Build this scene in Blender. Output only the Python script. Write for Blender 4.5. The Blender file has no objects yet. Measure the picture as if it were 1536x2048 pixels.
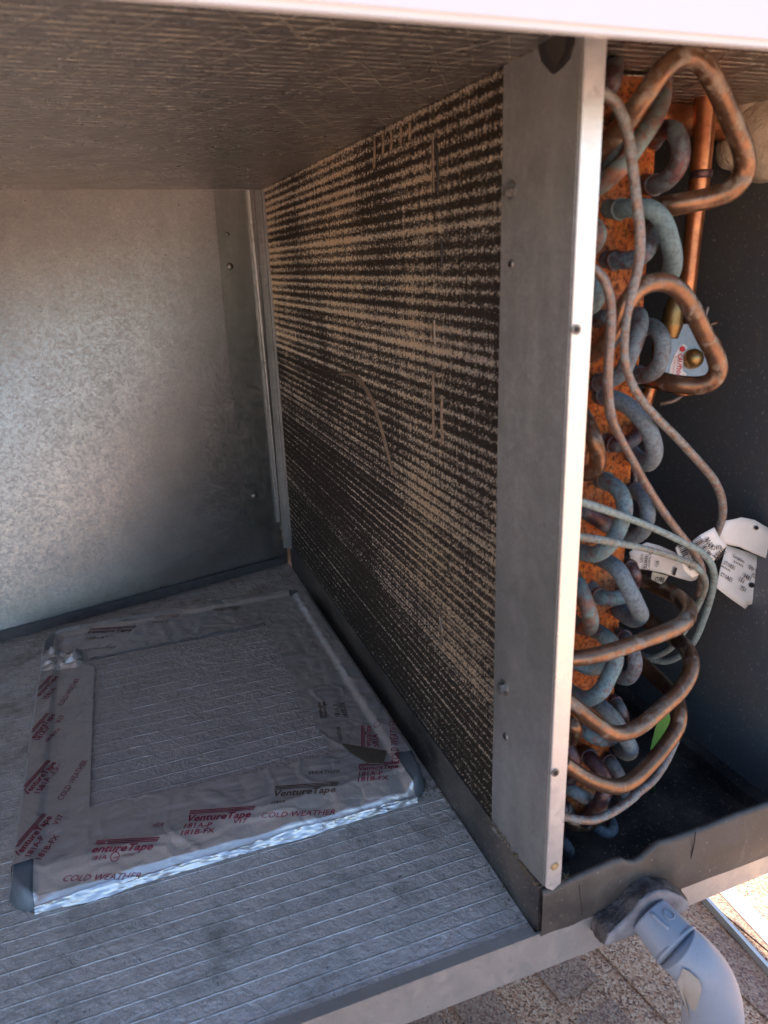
import bpy, bmesh, math, random
import numpy as np
from mathutils import Vector, Matrix, noise
random.seed(7)
sc = bpy.context.scene
COL = sc.collection

# ------------------------------------------------------------------ camera, world, sun
# axes: x to the right, y into the cabinet, z up; cabinet floor z = 0, coil face x = 0, cabinet front y = 0.485
RM = Matrix(((0.9362551937869467, 0.14224549644085616, -0.32123578699961425),
             (-0.3496773431839801, 0.288969471103428, -0.8911915621425048),
             (-0.033940650712090716, 0.9467116052486626, 0.32028919544177636)))
EYE = Vector((-0.3269266, 0.0, 0.6539424))
F = 1468.0
cam = bpy.data.cameras.new('camera'); co = bpy.data.objects.new('camera', cam); COL.objects.link(co)
co.matrix_world = Matrix.Translation(EYE) @ RM.to_4x4()
cam.sensor_fit = 'HORIZONTAL'; cam.sensor_width = 36; cam.lens = 36 * F / 1536
cam.clip_start = 0.01; cam.clip_end = 500
cam.dof.use_dof = True; cam.dof.focus_distance = 1.05; cam.dof.aperture_fstop = 9.0
sc.camera = co

SUN_EL = math.radians(50); SUN_AZ = math.radians(-4)      # azimuth from +y towards +x: the sun stands behind the unit
w = bpy.data.worlds.new('World'); sc.world = w; w.use_nodes = True
nt = w.node_tree; bg = nt.nodes['Background']; sk = nt.nodes.new('ShaderNodeTexSky')
sk.sky_type = 'NISHITA'; sk.sun_disc = False; sk.sun_elevation = SUN_EL; sk.sun_rotation = SUN_AZ
nt.links.new(sk.outputs[0], bg.inputs[0]); bg.inputs[1].default_value = 0.10
sd = bpy.data.lights.new('sun', 'SUN'); sd.energy = 4.8; sd.angle = math.radians(0.53); sd.color = (1, 0.92, 0.80)
so = bpy.data.objects.new('sun', sd); COL.objects.link(so)
dirv = Vector((math.sin(SUN_AZ) * math.cos(SUN_EL), math.cos(SUN_AZ) * math.cos(SUN_EL), math.sin(SUN_EL)))
so.rotation_euler = dirv.to_track_quat('Z', 'Y').to_euler()
sc.view_settings.view_transform = 'Standard'; sc.view_settings.look = 'None'
sc.view_settings.exposure = 1.90; sc.view_settings.gamma = 1

# ------------------------------------------------------------------ helpers
def ray(px, py):
    return (RM @ Vector((px - 768, -(py - 1024), -F))).normalized()
def aY(px, py, Y):                       # point of the photograph on the plane y = Y
    r = ray(px, py); return EYE + r * (Y / r.y)
def aZ(px, py, Z):
    r = ray(px, py); return EYE + r * ((Z - EYE.z) / r.z)
def aX(px, py, X):
    r = ray(px, py); return EYE + r * ((X - EYE.x) / r.x)
FWD = RM @ Vector((0, 0, -1))
def depth(p): return (p - EYE).dot(FWD)

def link(o, parent=None):
    COL.objects.link(o)
    if parent is not None: o.parent = parent
    return o
def tag(o, label=None, cat=None, group=None, kind=None):
    if label: o['label'] = label
    if cat: o['category'] = cat
    if group: o['group'] = group
    if kind: o['kind'] = kind
    return o
def thing(name, label, cat, group=None):
    o = bpy.data.objects.new(name, None); o.empty_display_size = 0.02
    return tag(link(o), label, cat, group)
def mobj(name, verts, faces, mat, parent=None, smooth=False):
    me = bpy.data.meshes.new(name); me.from_pydata([tuple(v) for v in verts], [], faces); me.update()
    if smooth: me.polygons.foreach_set('use_smooth', [True] * len(me.polygons))
    me.materials.append(mat)
    return link(bpy.data.objects.new(name, me), parent)
def bobj(name, bm, mat, parent=None, smooth=False):
    me = bpy.data.meshes.new(name); bmesh.ops.recalc_face_normals(bm, faces=bm.faces); bm.to_mesh(me); bm.free()
    if smooth: me.polygons.foreach_set('use_smooth', [True] * len(me.polygons))
    me.materials.append(mat)
    return link(bpy.data.objects.new(name, me), parent)
def box(bm, x0, x1, y0, y1, z0, z1, bev=0.0):
    r = bmesh.ops.create_cube(bm, size=1)
    for v in r['verts']:
        v.co = Vector(((x0 + x1) / 2 + v.co.x * (x1 - x0), (y0 + y1) / 2 + v.co.y * (y1 - y0), (z0 + z1) / 2 + v.co.z * (z1 - z0)))
    if bev:
        es = list({e for v in r['verts'] for e in v.link_edges})
        bmesh.ops.bevel(bm, geom=es, offset=bev, segments=2, affect='EDGES')
def boxo(name, b, mat, parent=None, bev=0.0):
    bm = bmesh.new(); box(bm, *b, bev=bev); return bobj(name, bm, mat, parent)
def catmull(P, n=8):
    P = [P[0] * 2 - P[1]] + list(P) + [P[-1] * 2 - P[-2]]; out = []
    for i in range(1, len(P) - 2):
        a, b, c, d = P[i - 1:i + 3]
        for k in range(n):
            t = k / n
            out.append(0.5 * ((2 * b) + (c - a) * t + (2 * a - 5 * b + 4 * c - d) * t * t + (3 * b - a - 3 * c + d) * t ** 3))
    out.append(P[-2].copy()); return out
def sweep(path, radii, seg=18, cap=True, wob=0.0):
    n = len(path); V = []; Fc = []
    t0 = (path[1] - path[0]).normalized(); u = t0.orthogonal().normalized()
    for i, p in enumerate(path):
        t = (path[min(i + 1, n - 1)] - path[max(i - 1, 0)]).normalized()
        u = (u - t * u.dot(t)).normalized(); v = t.cross(u)
        for k in range(seg):
            a = 2 * math.pi * k / seg
            d = u * math.cos(a) + v * math.sin(a)
            r = radii[i] * (1 + (wob * noise.noise(p * 60 + d) if wob else 0))
            V.append(p + d * r)
    for i in range(n - 1):
        for k in range(seg):
            k2 = (k + 1) % seg
            Fc.append((i * seg + k, i * seg + k2, (i + 1) * seg + k2, (i + 1) * seg + k))
    if cap:
        Fc.append(tuple(range(seg))[::-1]); Fc.append(tuple((n - 1) * seg + k for k in range(seg)))
    return V, Fc
def tube(name, pts, dpx, mat, parent, n=8, seg=18, wob=0.03, ds=None):
    P = [aY(*p) for p in pts]
    if ds is None: ds = [dpx] * len(P)
    R = [d / 2 / F * depth(p) for d, p in zip(ds, P)]
    path = catmull(P, n)
    # even radii along the run
    RR = []
    for i in range(len(path)):
        f = i / n; a = min(int(f), len(R) - 1); b = min(a + 1, len(R) - 1); t = f - a
        RR.append(R[a] * (1 - t) + R[b] * t)
    V, Fc = sweep(path, RR, seg, True, wob)
    o = mobj(name, V, Fc, mat, parent, True)
    return o, path, RR
def ring(name, p, axis, r, w_, mat, parent, seg=20, lip=1.25):
    prof = [(-w_ / 2, r), (-w_ / 2, r * lip), (w_ * .3, r * (lip + .04)), (w_ / 2, r * (lip - .06)), (w_ / 2, r)]
    q = axis.to_track_quat('Z', 'Y'); V = []; Fc = []
    for j, (h, rr) in enumerate(prof):
        for k in range(seg):
            a = 2 * math.pi * k / seg
            wobr = rr * (1 + .04 * math.sin(3 * a + p.x * 300))
            V.append(p + q @ Vector((wobr * math.cos(a), wobr * math.sin(a), h)))
    for j in range(len(prof) - 1):
        for k in range(seg):
            k2 = (k + 1) % seg; Fc.append((j * seg + k, j * seg + k2, (j + 1) * seg + k2, (j + 1) * seg + k))
    return mobj(name, V, Fc, mat, parent, True)

# ------------------------------------------------------------------ node materials
class NB:
    def __init__(s, name):
        s.m = bpy.data.materials.new(name); s.m.use_nodes = True; s.t = s.m.node_tree; s.n = s.t.nodes
        s.b = s.n['Principled BSDF']; s._c = None
    def link(s, a, b): s.t.links.new(a, b)
    def coord(s):
        if s._c is None: s._c = s.n.new('ShaderNodeTexCoord').outputs['Object']
        return s._c
    def val(s, sock, v):
        if isinstance(v, (int, float)): sock.default_value = v
        elif isinstance(v, (tuple, list)): sock.default_value = tuple(v) + ((1,) if len(v) == 3 and len(sock.default_value) == 4 else ())
        else: s.link(v, sock)
    def scale(s, v, sc_, rot=(0, 0, 0)):
        n = s.n.new('ShaderNodeMapping'); s.link(v, n.inputs[0]); n.inputs['Scale'].default_value = sc_; n.inputs['Rotation'].default_value = rot
        return n.outputs[0]
    def noise(s, scale, detail=4, rough=.55, vec=None, dist=0, col=False):
        n = s.n.new('ShaderNodeTexNoise'); s.link(vec or s.coord(), n.inputs['Vector'])
        n.inputs['Scale'].default_value = scale; n.inputs['Detail'].default_value = detail; n.inputs['Roughness'].default_value = rough
        n.inputs['Distortion'].default_value = dist
        return n.outputs['Color' if col else 'Fac']
    def voro(s, scale, feat='F1', out='Distance', vec=None):
        n = s.n.new('ShaderNodeTexVoronoi'); n.feature = feat; s.link(vec or s.coord(), n.inputs['Vector']); n.inputs['Scale'].default_value = scale
        return n.outputs[out]
    def math(s, op, a, b=0.0, c=0.0):
        n = s.n.new('ShaderNodeMath'); n.operation = op
        for i, v in enumerate((a, b, c)):
            if v is not None: s.val(n.inputs[i], v)
        return n.outputs[0]
    def ramp(s, f, stops, interp='LINEAR'):
        n = s.n.new('ShaderNodeValToRGB'); s.val(n.inputs[0], f); e = n.color_ramp.elements; n.color_ramp.interpolation = interp
        while len(e) < len(stops): e.new(.5)
        for i, (p, c) in enumerate(stops):
            e[i].position = p; e[i].color = ((c, c, c, 1) if isinstance(c, (int, float)) else tuple(c) + (1,))
        return n.outputs[0]
    def mix(s, f, a, b, mode='MIX'):
        n = s.n.new('ShaderNodeMix'); n.data_type = 'RGBA'; n.blend_type = mode
        s.val(n.inputs[0], f); s.val(n.inputs[6], a); s.val(n.inputs[7], b); return n.outputs[2]
    def sep(s, v=None):
        n = s.n.new('ShaderNodeSeparateXYZ'); s.link(v or s.coord(), n.inputs[0]); return n.outputs
    def bump(s, h, strength=.3, dist=.001, prev=None):
        n = s.n.new('ShaderNodeBump'); n.inputs['Strength'].default_value = strength; n.inputs['Distance'].default_value = dist
        s.link(h, n.inputs['Height'])
        if prev is not None: s.link(prev, n.inputs['Normal'])
        return n.outputs[0]
    def out(s, color=None, rough=None, metal=None, normal=None, spec=None):
        B = s.b.inputs
        if color is not None: s.val(B['Base Color'], color)
        if rough is not None: s.val(B['Roughness'], rough)
        if metal is not None: s.val(B['Metallic'], metal)
        if normal is not None: s.link(normal, B['Normal'])
        if spec is not None: s.val(B['Specular IOR Level'], spec)
        return s.m

def galv(name, c=(.50, .51, .53), rough=.4, metal=.85, stain=.35, speck=.3, warp=.15, stk=.25, gs=110):
    b = NB(name)
    g = b.sep(b.voro(gs, out='Color'))[0]; blo = b.noise(26, 6, .72); fine = b.noise(360, 4, .75); big = b.noise(5, 5, .6); streak = b.noise(7, 4, .6, b.scale(b.coord(), (3, 3, .6)))
    col = b.mix(b.ramp(fine, [(.3, 0.), (.7, speck)]), c, tuple(x * .6 for x in c))
    col = b.mix(b.math('MULTIPLY', g, speck * .35), col, tuple(x * .55 for x in c)); col = b.mix(b.ramp(blo, [(.42, 0.), (.60, stain * .6)]), col, (.20, .215, .21))
    col = b.mix(b.ramp(big, [(.42, 0.), (.7, stain)]), col, (.18, .20, .19))
    col = b.mix(b.ramp(streak, [(.5, 0.), (.75, stk)]), col, (.62, .63, .60))
    spots = b.noise(60, 5, .7); col = b.mix(b.ramp(spots, [(.68, 0.), (.74, .8)]), col, (.07, .06, .05))
    r = b.math('MULTIPLY_ADD', b.math('ADD', b.math('MULTIPLY', b.noise(30, 4), .12), b.math('MULTIPLY', g, .14)), 1., rough - .13)
    n = b.bump(fine, .35, .0006)
    if warp: n = b.bump(b.noise(12, 3), warp, .004, n)
    return b.out(col, r, metal, n)
M = {}
M['galv'] = galv('galvanised_steel')
M['galv_back'] = galv('galvanised_back_sheet', (.42, .43, .45), .36, .92, .28, .75, 0, .12, 230)
M['galv_lap'] = galv('stained_lap_steel', (.24, .26, .26), .42, .85, .8)
M['galv_post'] = galv('weathered_galvanised_steel', (.38, .39, .395), .5, .6, .75, .8, .15, .25)
M['galv_lip'] = galv('bright_galvanised_edge', (.86, .88, .90), .34, .8, .05, .12)
M['galv_rail'] = galv('galvanised_rail_steel', (.60, .60, .60), .42, .7, .15)

def scrim(name, sp=.02, c=(.50, .51, .54), rough=.30, dirt=.6, dust=.25, wav=.005, lc=.15, dia=.45, lcol=(.80, .82, .84), wid=.07):
    b = NB(name); co_ = b.coord()
    wv = b.noise(6, 5, .6, None, 0, True)
    n = b.n.new('ShaderNodeVectorMath'); n.operation = 'MULTIPLY_ADD'; b.link(wv, n.inputs[0]); n.inputs[1].default_value = (wav, wav, 0); b.link(co_, n.inputs[2])
    X, Y, Z = b.sep(n.outputs[0])
    def lines(v, s_, wid):
        f = b.math('FRACT', b.math('DIVIDE', v, s_)); d = b.math('ABSOLUTE', b.math('SUBTRACT', f, .5))
        return b.ramp(d, [(0, 1.), (wid, 0.)])
    l1 = lines(Y, sp, wid)
    br = b.ramp(b.noise(45, 3, .6), [(.34, .15), (.60, 1.)])
    l1 = b.math('MULTIPLY', l1, br)
    d1 = b.math('ADD', b.math('MULTIPLY', X, .86), b.math('MULTIPLY', Y, .5)); d2 = b.math('SUBTRACT', b.math('MULTIPLY', X, .86), b.math('MULTIPLY', Y, .5))
    l2 = b.math('ADD', lines(d1, sp * 2.2, .03), lines(d2, sp * 2.2, .03))
    h = b.math('ADD', l1, b.math('MULTIPLY', b.math('MULTIPLY', l2, b.ramp(b.noise(16, 4, .6), [(.4, 0.), (.65, 1.)])), dia))
    crink = b.noise(70, 6, .65); pin = b.noise(260, 3)
    dm = b.ramp(b.noise(14, 7, .72), [(.45, 0.), (.75, dirt)])
    sp_ = b.ramp(b.noise(110, 5, .75), [(.60, 0.), (.70, dirt)])
    col = b.mix(dm, c, (.20, .175, .14)); col = b.mix(sp_, col, (.06, .055, .045))
    col = b.mix(b.math('MULTIPLY', b.math('MINIMUM', h, 1.), lc), col, lcol)  # strand lines lightened: their glints are painted into the colour
    r = b.math('ADD', rough, b.math('MULTIPLY', dm, .35)); r = b.math('ADD', r, b.math('MULTIPLY', crink, .16))
    nn = b.bump(b.noise(34, 5, .65), .45, .006); nn = b.bump(h, .8, .0022, nn); nn = b.bump(crink, .9, .005, nn); nn = b.bump(pin, .15, .0006, nn)
    return b.out(col, r, b.math('SUBTRACT', 1 - dust, b.math('MULTIPLY', dm, .5)), nn)
M['scrim_floor'] = scrim('foil_scrim_floor', .02, (.82, .825, .83), .34, 1., .45, .004, .16, .25)
M['scrim_cover'] = scrim('foil_scrim_cover', .026, (.64, .63, .65), .38, .5, .42, lc=.2, dia=.3)
M['scrim_ceiling'] = scrim('foil_scrim_ceiling', .0125, (.40, .39, .37), .20, .5, .10, .004, .75, 1.3, (.95, .88, .72), .13)  # pale warm line colour paints the warm glints

def foil():
    b = NB('aluminium_tape'); cr = b.noise(38, 4, .6, None, .6); fi = b.noise(220, 4)
    dm = b.ramp(b.noise(11, 6, .7), [(.45, 0.), (.8, .6)])
    col = b.mix(dm, (.62, .615, .625), (.42, .41, .40))
    ed = b.ramp(b.voro(16, 'DISTANCE_TO_EDGE', 'Distance', b.mix(.12, b.coord(), b.noise(9, 3, .6, None, 0, True))), [(0, 0.), (.10, 1.)])
    nn = b.bump(cr, .35, .004); nn = b.bump(ed, .16, .003, nn); nn = b.bump(fi, .15, .0008, nn)
    return b.out(col, b.math('MULTIPLY_ADD', dm, .2, .28), .55, nn)
M['tape'] = foil()
fe = NB('bright_foil_edge'); M['foil_edge'] = fe.out((.62, .63, .66), fe.math('MULTIPLY_ADD', fe.noise(90, 4), .3, .18), .9, fe.bump(fe.noise(60, 3), .3, .003))
def simple(name, c, rough=.5, metal=0, var=.25, sc_=30, bs=.2, bd=.001, spec=None, c2=None):
    b = NB(name); n1 = b.noise(sc_, 6, .65)
    col = b.mix(b.ramp(n1, [(.35, 0.), (.7, 1.)]), c, c2 or tuple(x * (1 - var) for x in c))
    return b.out(col, rough, metal, b.bump(b.noise(sc_ * 5, 4), bs, bd), spec)
M['print'] = simple('maroon_print', (.30, .025, .055), .5, .1, .3, 60)
M['print_faded'] = simple('faded_brown_print', (.17, .10, .07), .6, .2, .3, 60)
M['print_black'] = simple('black_print', (.02, .02, .025), .6, 0, .1, 60)
M['print_red'] = simple('red_print', (.62, .03, .03), .5, 0, .1, 60)
M['paper'] = simple('white_tag_paper', (.78, .77, .74), .7, 0, .12, 25, .2, .001)
M['frame_paint'] = simple('grey_frame_paint', (.22, .25, .28), .45, .2, .25, 20)
M['white_paint'] = simple('white_painted_metal', (.74, .79, .86), .35, 0, .04, 10, .05)
M['screw'] = simple('dull_zinc_screw', (.34, .34, .33), .45, .85, .6, 260)
M['gasket'] = simple('grey_foot_gasket', (.10, .10, .105), .6, 0, .4, 60)
M['rubber'] = simple('black_rubber', (.018, .018, .02), .6, 0, .3, 60)
M['foam'] = simple('tan_spray_foam', (.66, .58, .46), .85, 0, .18, 30, .5, .006, c2=(.52, .44, .33))
M['leaf'] = simple('green_leaf', (.10, .28, .05), .45, 0, .3, 40)
M['grit'] = simple('tan_grit', (.22, .17, .10), .9, 0, .6, 300)
M['grit_light'] = simple('tan_dried_sealant', (.36, .31, .23), .9, 0, .6, 200)
M['glue'] = simple('dried_adhesive', (.50, .36, .18), .7, 0, .5, 300)
M['putty'] = simple('grey_mastic', (.20, .22, .26), .6, 0, .5, 40, .6, .004, c2=(.05, .05, .06))

M['tar'] = simple('cracked_tar', (.035, .033, .035), .55, 0, .5, 60, .8, .004, c2=(.16, .15, .15))
M['boss'] = simple('dusty_grey_boss', (.30, .31, .34), .6, 0, .5, 30, .3, .002, c2=(.12, .12, .14))
def plastic(name, c, scratch, spk=.62):
    b = NB(name); d = b.ramp(b.noise(9, 6, .7), [(.40, 0.), (.68, scratch)]); s = b.ramp(b.noise(40, 5, .7, b.scale(b.coord(), (1, 1, .25))), [(.58, 0.), (.75, .45)])
    p = b.ramp(b.noise(260, 3, .6), [(spk, 0.), (spk + .08, .6)])
    col = b.mix(d, c, (.13, .115, .10)); col = b.mix(s, col, (.20, .18, .16)); col = b.mix(p, col, (.42, .38, .33))
    return b.out(col, b.math('MULTIPLY_ADD', d, .3, .42), 0, b.bump(b.noise(60, 5), .2, .001))
M['pan'] = plastic('black_drain_pan_plastic', (.024, .024, .027), .9)
M['pan_front'] = plastic('dusty_drain_pan_plastic', (.055, .050, .047), .95, .66)
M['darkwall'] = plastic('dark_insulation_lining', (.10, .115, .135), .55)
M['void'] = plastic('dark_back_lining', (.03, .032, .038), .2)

def copper(name, base, patina, amt, dark=(.06, .045, .05), metal=.65, rough=.42, sc_=55):
    b = NB(name); oi = b.n.new('ShaderNodeObjectInfo'); rv = oi.outputs['Random']
    n = b.n.new('ShaderNodeVectorMath'); n.operation = 'ADD'; b.link(b.coord(), n.inputs[0])
    cb = b.n.new('ShaderNodeCombineXYZ'); b.link(b.math('MULTIPLY', rv, 7.), cb.inputs[0]); b.link(cb.outputs[0], n.inputs[1]); v = n.outputs[0]
    m1 = b.noise(sc_, 6, .68, v, .4); m2 = b.noise(sc_ * 2.6, 6, .75, v); m3 = b.noise(sc_ * .5, 3, .5, v)
    thr = b.math('ADD', m1, b.math('MULTIPLY', b.math('SUBTRACT', rv, .5), .16))
    pm = b.ramp(thr, [(.62 - amt * .35, 0.), (.70 - amt * .25, .9)])
    dk = b.ramp(m2, [(.45, 0.), (.68, .75)])
    col = b.mix(b.ramp(m3, [(.35, 0.), (.65, 1.)]), base, tuple(x * .62 for x in base))
    col = b.mix(pm, col, patina); col = b.mix(dk, col, dark)
    wl = b.ramp(b.noise(sc_ * 6, 4, .7, v), [(.62, 0.), (.75, .35)]); col = b.mix(wl, col, (.55, .55, .52))
    met = b.math('SUBTRACT', metal, b.math('MULTIPLY', pm, metal * .85))
    r = b.math('ADD', rough, b.math('MULTIPLY', pm, .25))
    return b.out(col, r, met, b.bump(m2, .25, .0012))
M['cu_loop'] = copper('brown_copper', (.30, .17, .105), (.27, .24, .20), .3, (.13, .08, .055), .8, .30, 60)
M['cu_teal'] = copper('teal_patina_copper', (.24, .13, .11), (.18, .30, .33), .9, (.05, .055, .075), .5, .5, 105)
M['cu_slate'] = copper('slate_patina_copper', (.17, .105, .11), (.18, .25, .29), .8, (.035, .035, .055), .5, .5, 115)
M['cu_purple'] = copper('purple_tarnished_copper', (.15, .085, .09), (.13, .17, .20), .5, (.04, .025, .035), .65, .42, 45)
M['cu_pink'] = copper('pinkish_patina_copper', (.34, .17, .12), (.17, .27, .28), .6, (.08, .05, .05), .5, .5, 55)
M['cu_bright'] = copper('bright_copper', (.72, .30, .14), (.5, .2, .1), .1, (.30, .10, .06), .85, .30, 30)
M['cu_feed'] = copper('weathered_feeder_copper', (.33, .23, .185), (.26, .29, .29), .4, (.07, .06, .075), .5, .42, 130)
M['cu_verdi'] = copper('verdigris_feeder_copper', (.28, .27, .23), (.27, .37, .37), .75, (.08, .10, .11), .3, .6, 110)
M['brass'] = simple('tarnished_brass', (.36, .24, .10), .35, .85, .6, 60)

def rust():
    b = NB('rusted_tube_sheet'); a = b.noise(110, 8, .8, None, .5); c = b.noise(210, 6, .8); v = b.voro(150)
    big = b.noise(13, 4, .6)
    col = b.ramp(a, [(.25, (.22, .04, .012)), (.45, (.74, .16, .03)), (.58, (.95, .30, .06)), (.75, (.95, .52, .20))])
    col = b.mix(b.ramp(big, [(.5, 0.), (.68, .5)]), col, (.50, .38, .25))
    col = b.mix(b.ramp(c, [(.50, 0.), (.60, .9)]), col, (.10, .022, .010))
    return b.out(col, .85, 0, b.bump(c, 1., .004, b.bump(a, .8, .005)))
M['rust'] = rust()

def fins():
    b = NB('dirty_aluminium_fins'); X, Y, Z = b.sep()
    band = b.noise(1, 3, .6, b.scale(b.coord(), (0, .30, 62)))            # grime rows and painted bright reflections, level with the tubes
    wide = b.noise(1, 3, .55, b.scale(b.coord(), (0, .45, 15)))
    clump = b.noise(1, 6, .75, b.scale(b.coord(), (90, 200, 260)))
    fine = b.noise(1, 3, .75, b.scale(b.coord(), (200, 520, 300)))
    big = b.noise(1, 3, .55, b.scale(b.coord(), (2, 2.1, 2.4)))  # broad patches: dirt density and painted regional shading
    per = b.math('MULTIPLY_ADD', b.math('SINE', b.math('MULTIPLY', Z, 2 * math.pi / .0122)), .5, .5)  # even stripes: bright reflections of the corrugation put into the colour
    s = b.math('ADD', b.math('MULTIPLY', band, .55), b.math('MULTIPLY', clump, .80)); s = b.math('ADD', s, b.math('MULTIPLY', per, .24))
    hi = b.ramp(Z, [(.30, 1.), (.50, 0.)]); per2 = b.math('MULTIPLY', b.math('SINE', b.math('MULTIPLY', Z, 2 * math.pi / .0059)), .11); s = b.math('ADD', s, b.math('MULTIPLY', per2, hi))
    finv = b.noise(1, 1, .5, b.scale(b.coord(), (0, 330, 6))); s = b.math('ADD', s, b.math('MULTIPLY', b.math('SUBTRACT', finv, .5), .35))
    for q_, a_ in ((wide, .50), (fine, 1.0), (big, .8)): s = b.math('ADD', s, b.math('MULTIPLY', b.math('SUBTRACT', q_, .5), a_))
    s = b.math('ADD', s, b.math('MULTIPLY', b.math('SUBTRACT', Z, .42), .22))  # brighter upward, darker at the foot: golden sheen painted into the colour
    clean_sheen = b.ramp(s, [(.83, 0.), (.98, .32), (1.13, 1.)])
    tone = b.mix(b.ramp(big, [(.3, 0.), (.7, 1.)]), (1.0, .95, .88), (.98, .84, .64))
    col = b.mix(clean_sheen, (.024, .019, .015), tone)
    gl = b.ramp(b.noise(700, 2, .5), [(.70, 0.), (.74, 1.)]); col = b.mix(gl, col, (.7, .66, .6))
    return b.out(col, b.math('MULTIPLY_ADD', clean_sheen, -.50, .80), b.math('MULTIPLY', clean_sheen, .75), None)
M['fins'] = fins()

def shingle(nm='asphalt_shingle_granules', dk=0.):
    b = NB(nm); c = b.voro(330, out='Color'); X, Y, Z = b.sep(c)
    col = b.ramp(X, [(.0, (.18, .085, .055)), (.3, (.56, .29, .175)), (.6, (.66, .41, .27)), (.85, (.78, .56, .40)), (1., (.2, .12, .1))])
    big = b.noise(3.5, 4, .6); col = b.mix(b.ramp(big, [(.4, 0.), (.65, .35)]), col, (.13, .095, .09))
    if dk: col = b.mix(dk, col, (.16, .11, .11))
    return b.out(col, .92, 0, b.bump(b.voro(330), .6, .002))
M['shingle'] = shingle()
M['shingle_dark'] = shingle('dark_band_granules', .45)

# ------------------------------------------------------------------ roof (setting)
RZ = -0.36
roof = mobj('roof', [(-40, -40, RZ), (40, -40, RZ), (40, 40, RZ), (-40, 40, RZ)], [(0, 1, 2, 3)], M['shingle']); tag(roof, kind='structure')
# shingle tabs: laminated pads laid in the direction of the courses, standing proud of the roof near the unit
dsl = (aZ(1330, 2048, RZ) - aZ(1190, 1900, RZ)); dsl.z = 0; dsl.normalize()
per_ = Vector((-dsl.y, dsl.x, 0))
base = aZ(1190, 1900, RZ)
shp = []
for i in range(-7, 8):
    for j in range(-4, 5):
        u0 = i * .115 + random.uniform(-.012, .012); wd = random.uniform(.055, .075)
        v0 = j * .30 + (.07 if i % 2 else -.05) ; ln = random.uniform(.22, .28)
        q = [base + per_ * (u0 + a * wd) + dsl * (v0 + c * ln) for a, c in ((0, 0), (1, 0), (1, 1), (0, 1))]
        bm = bmesh.new(); vs = [bm.verts.new(p + Vector((0, 0, .001))) for p in q] + [bm.verts.new(p + Vector((0, 0, .0035))) for p in q]
        for fc in ((4, 5, 6, 7), (0, 1, 5, 4), (1, 2, 6, 5), (2, 3, 7, 6), (3, 0, 4, 7)): bm.faces.new([vs[k] for k in fc])
        bobj('shingle_tab', bm, M['shingle_dark'] if (i + j) % 3 else M['shingle'], roof)
# metal angle lying on the roof at the right
ang = thing('metal_support_angle', 'pale galvanised metal angle lying on the sunlit shingle roof at lower right', 'metal rail')
p0, p1 = aZ(1398, 1799, RZ), aZ(1536, 1955, RZ); d = (p1 - p0).normalized(); nrm = Vector((-d.y, d.x, 0))
if (aZ(1500, 1800, RZ) - p0).dot(nrm) < 0: nrm = -nrm
def strip(name, a, b_, z0, z1, mat, parent):
    A = p0 - d * 0.6; B = p1 + d * 1.2
    bm = bmesh.new(); P = [A + nrm * a, B + nrm * a, B + nrm * b_, A + nrm * b_]
    vs = [bm.verts.new((p.x, p.y, z0)) for p in P] + [bm.verts.new((p.x, p.y, z1)) for p in P]
    for fc in ((4, 5, 6, 7), (0, 1, 5, 4), (1, 2, 6, 5), (2, 3, 7, 6), (3, 0, 4, 7), (3, 2, 1, 0)): bm.faces.new([vs[k] for k in fc])
    return bobj(name, bm, mat, parent)
strip('upstand', 0, .006, RZ + .001, RZ + .016, M['galv_rail'], ang)
strip('flat_leg', .036, .066, RZ + .003, RZ + .008, M['galv_rail'], ang)

# ------------------------------------------------------------------ cabinet
H = .8; XL = -.95; XR = .372; YF = .487; YB = 1.57
cab = thing('air_handler_cabinet', 'open galvanised metal air handler cabinet lined with foil insulation', 'hvac unit')
boxo('floor_liner', (XL, -.002, YF + .004, YB, -.012, 0), M['scrim_floor'], cab)
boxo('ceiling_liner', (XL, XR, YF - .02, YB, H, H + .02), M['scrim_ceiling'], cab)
# back sheet: its foot stands a little forward on the left
n_ = 24; V = []; Fc = []
lb = aZ(0, 1284, 0.0); rb = aZ(564, 1131, 0.0)
for j in range(n_ + 1):
    for i in range(n_ + 1):
        x = XL + (-.004 - XL) * i / n_; t = j / n_
        yb = rb.y + (x - rb.x) * (lb.y - rb.y) / (lb.x - rb.x)
        yt = 1.548
        V.append((x, yb * (1 - t) + yt * t, .001 + (H - .001) * t))
for j in range(n_):
    for i in range(n_):
        a = j * (n_ + 1) + i; Fc.append((a, a + 1, a + n_ + 2, a + n_ + 1))
back = mobj('back_sheet', V, Fc, M['galv_back'], cab, True)
def by(x, z): 
    yb = rb.y + (x - rb.x) * (lb.y - rb.y) / (lb.x - rb.x); return yb * (1 - z / H) + 1.548 * z / H
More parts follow.
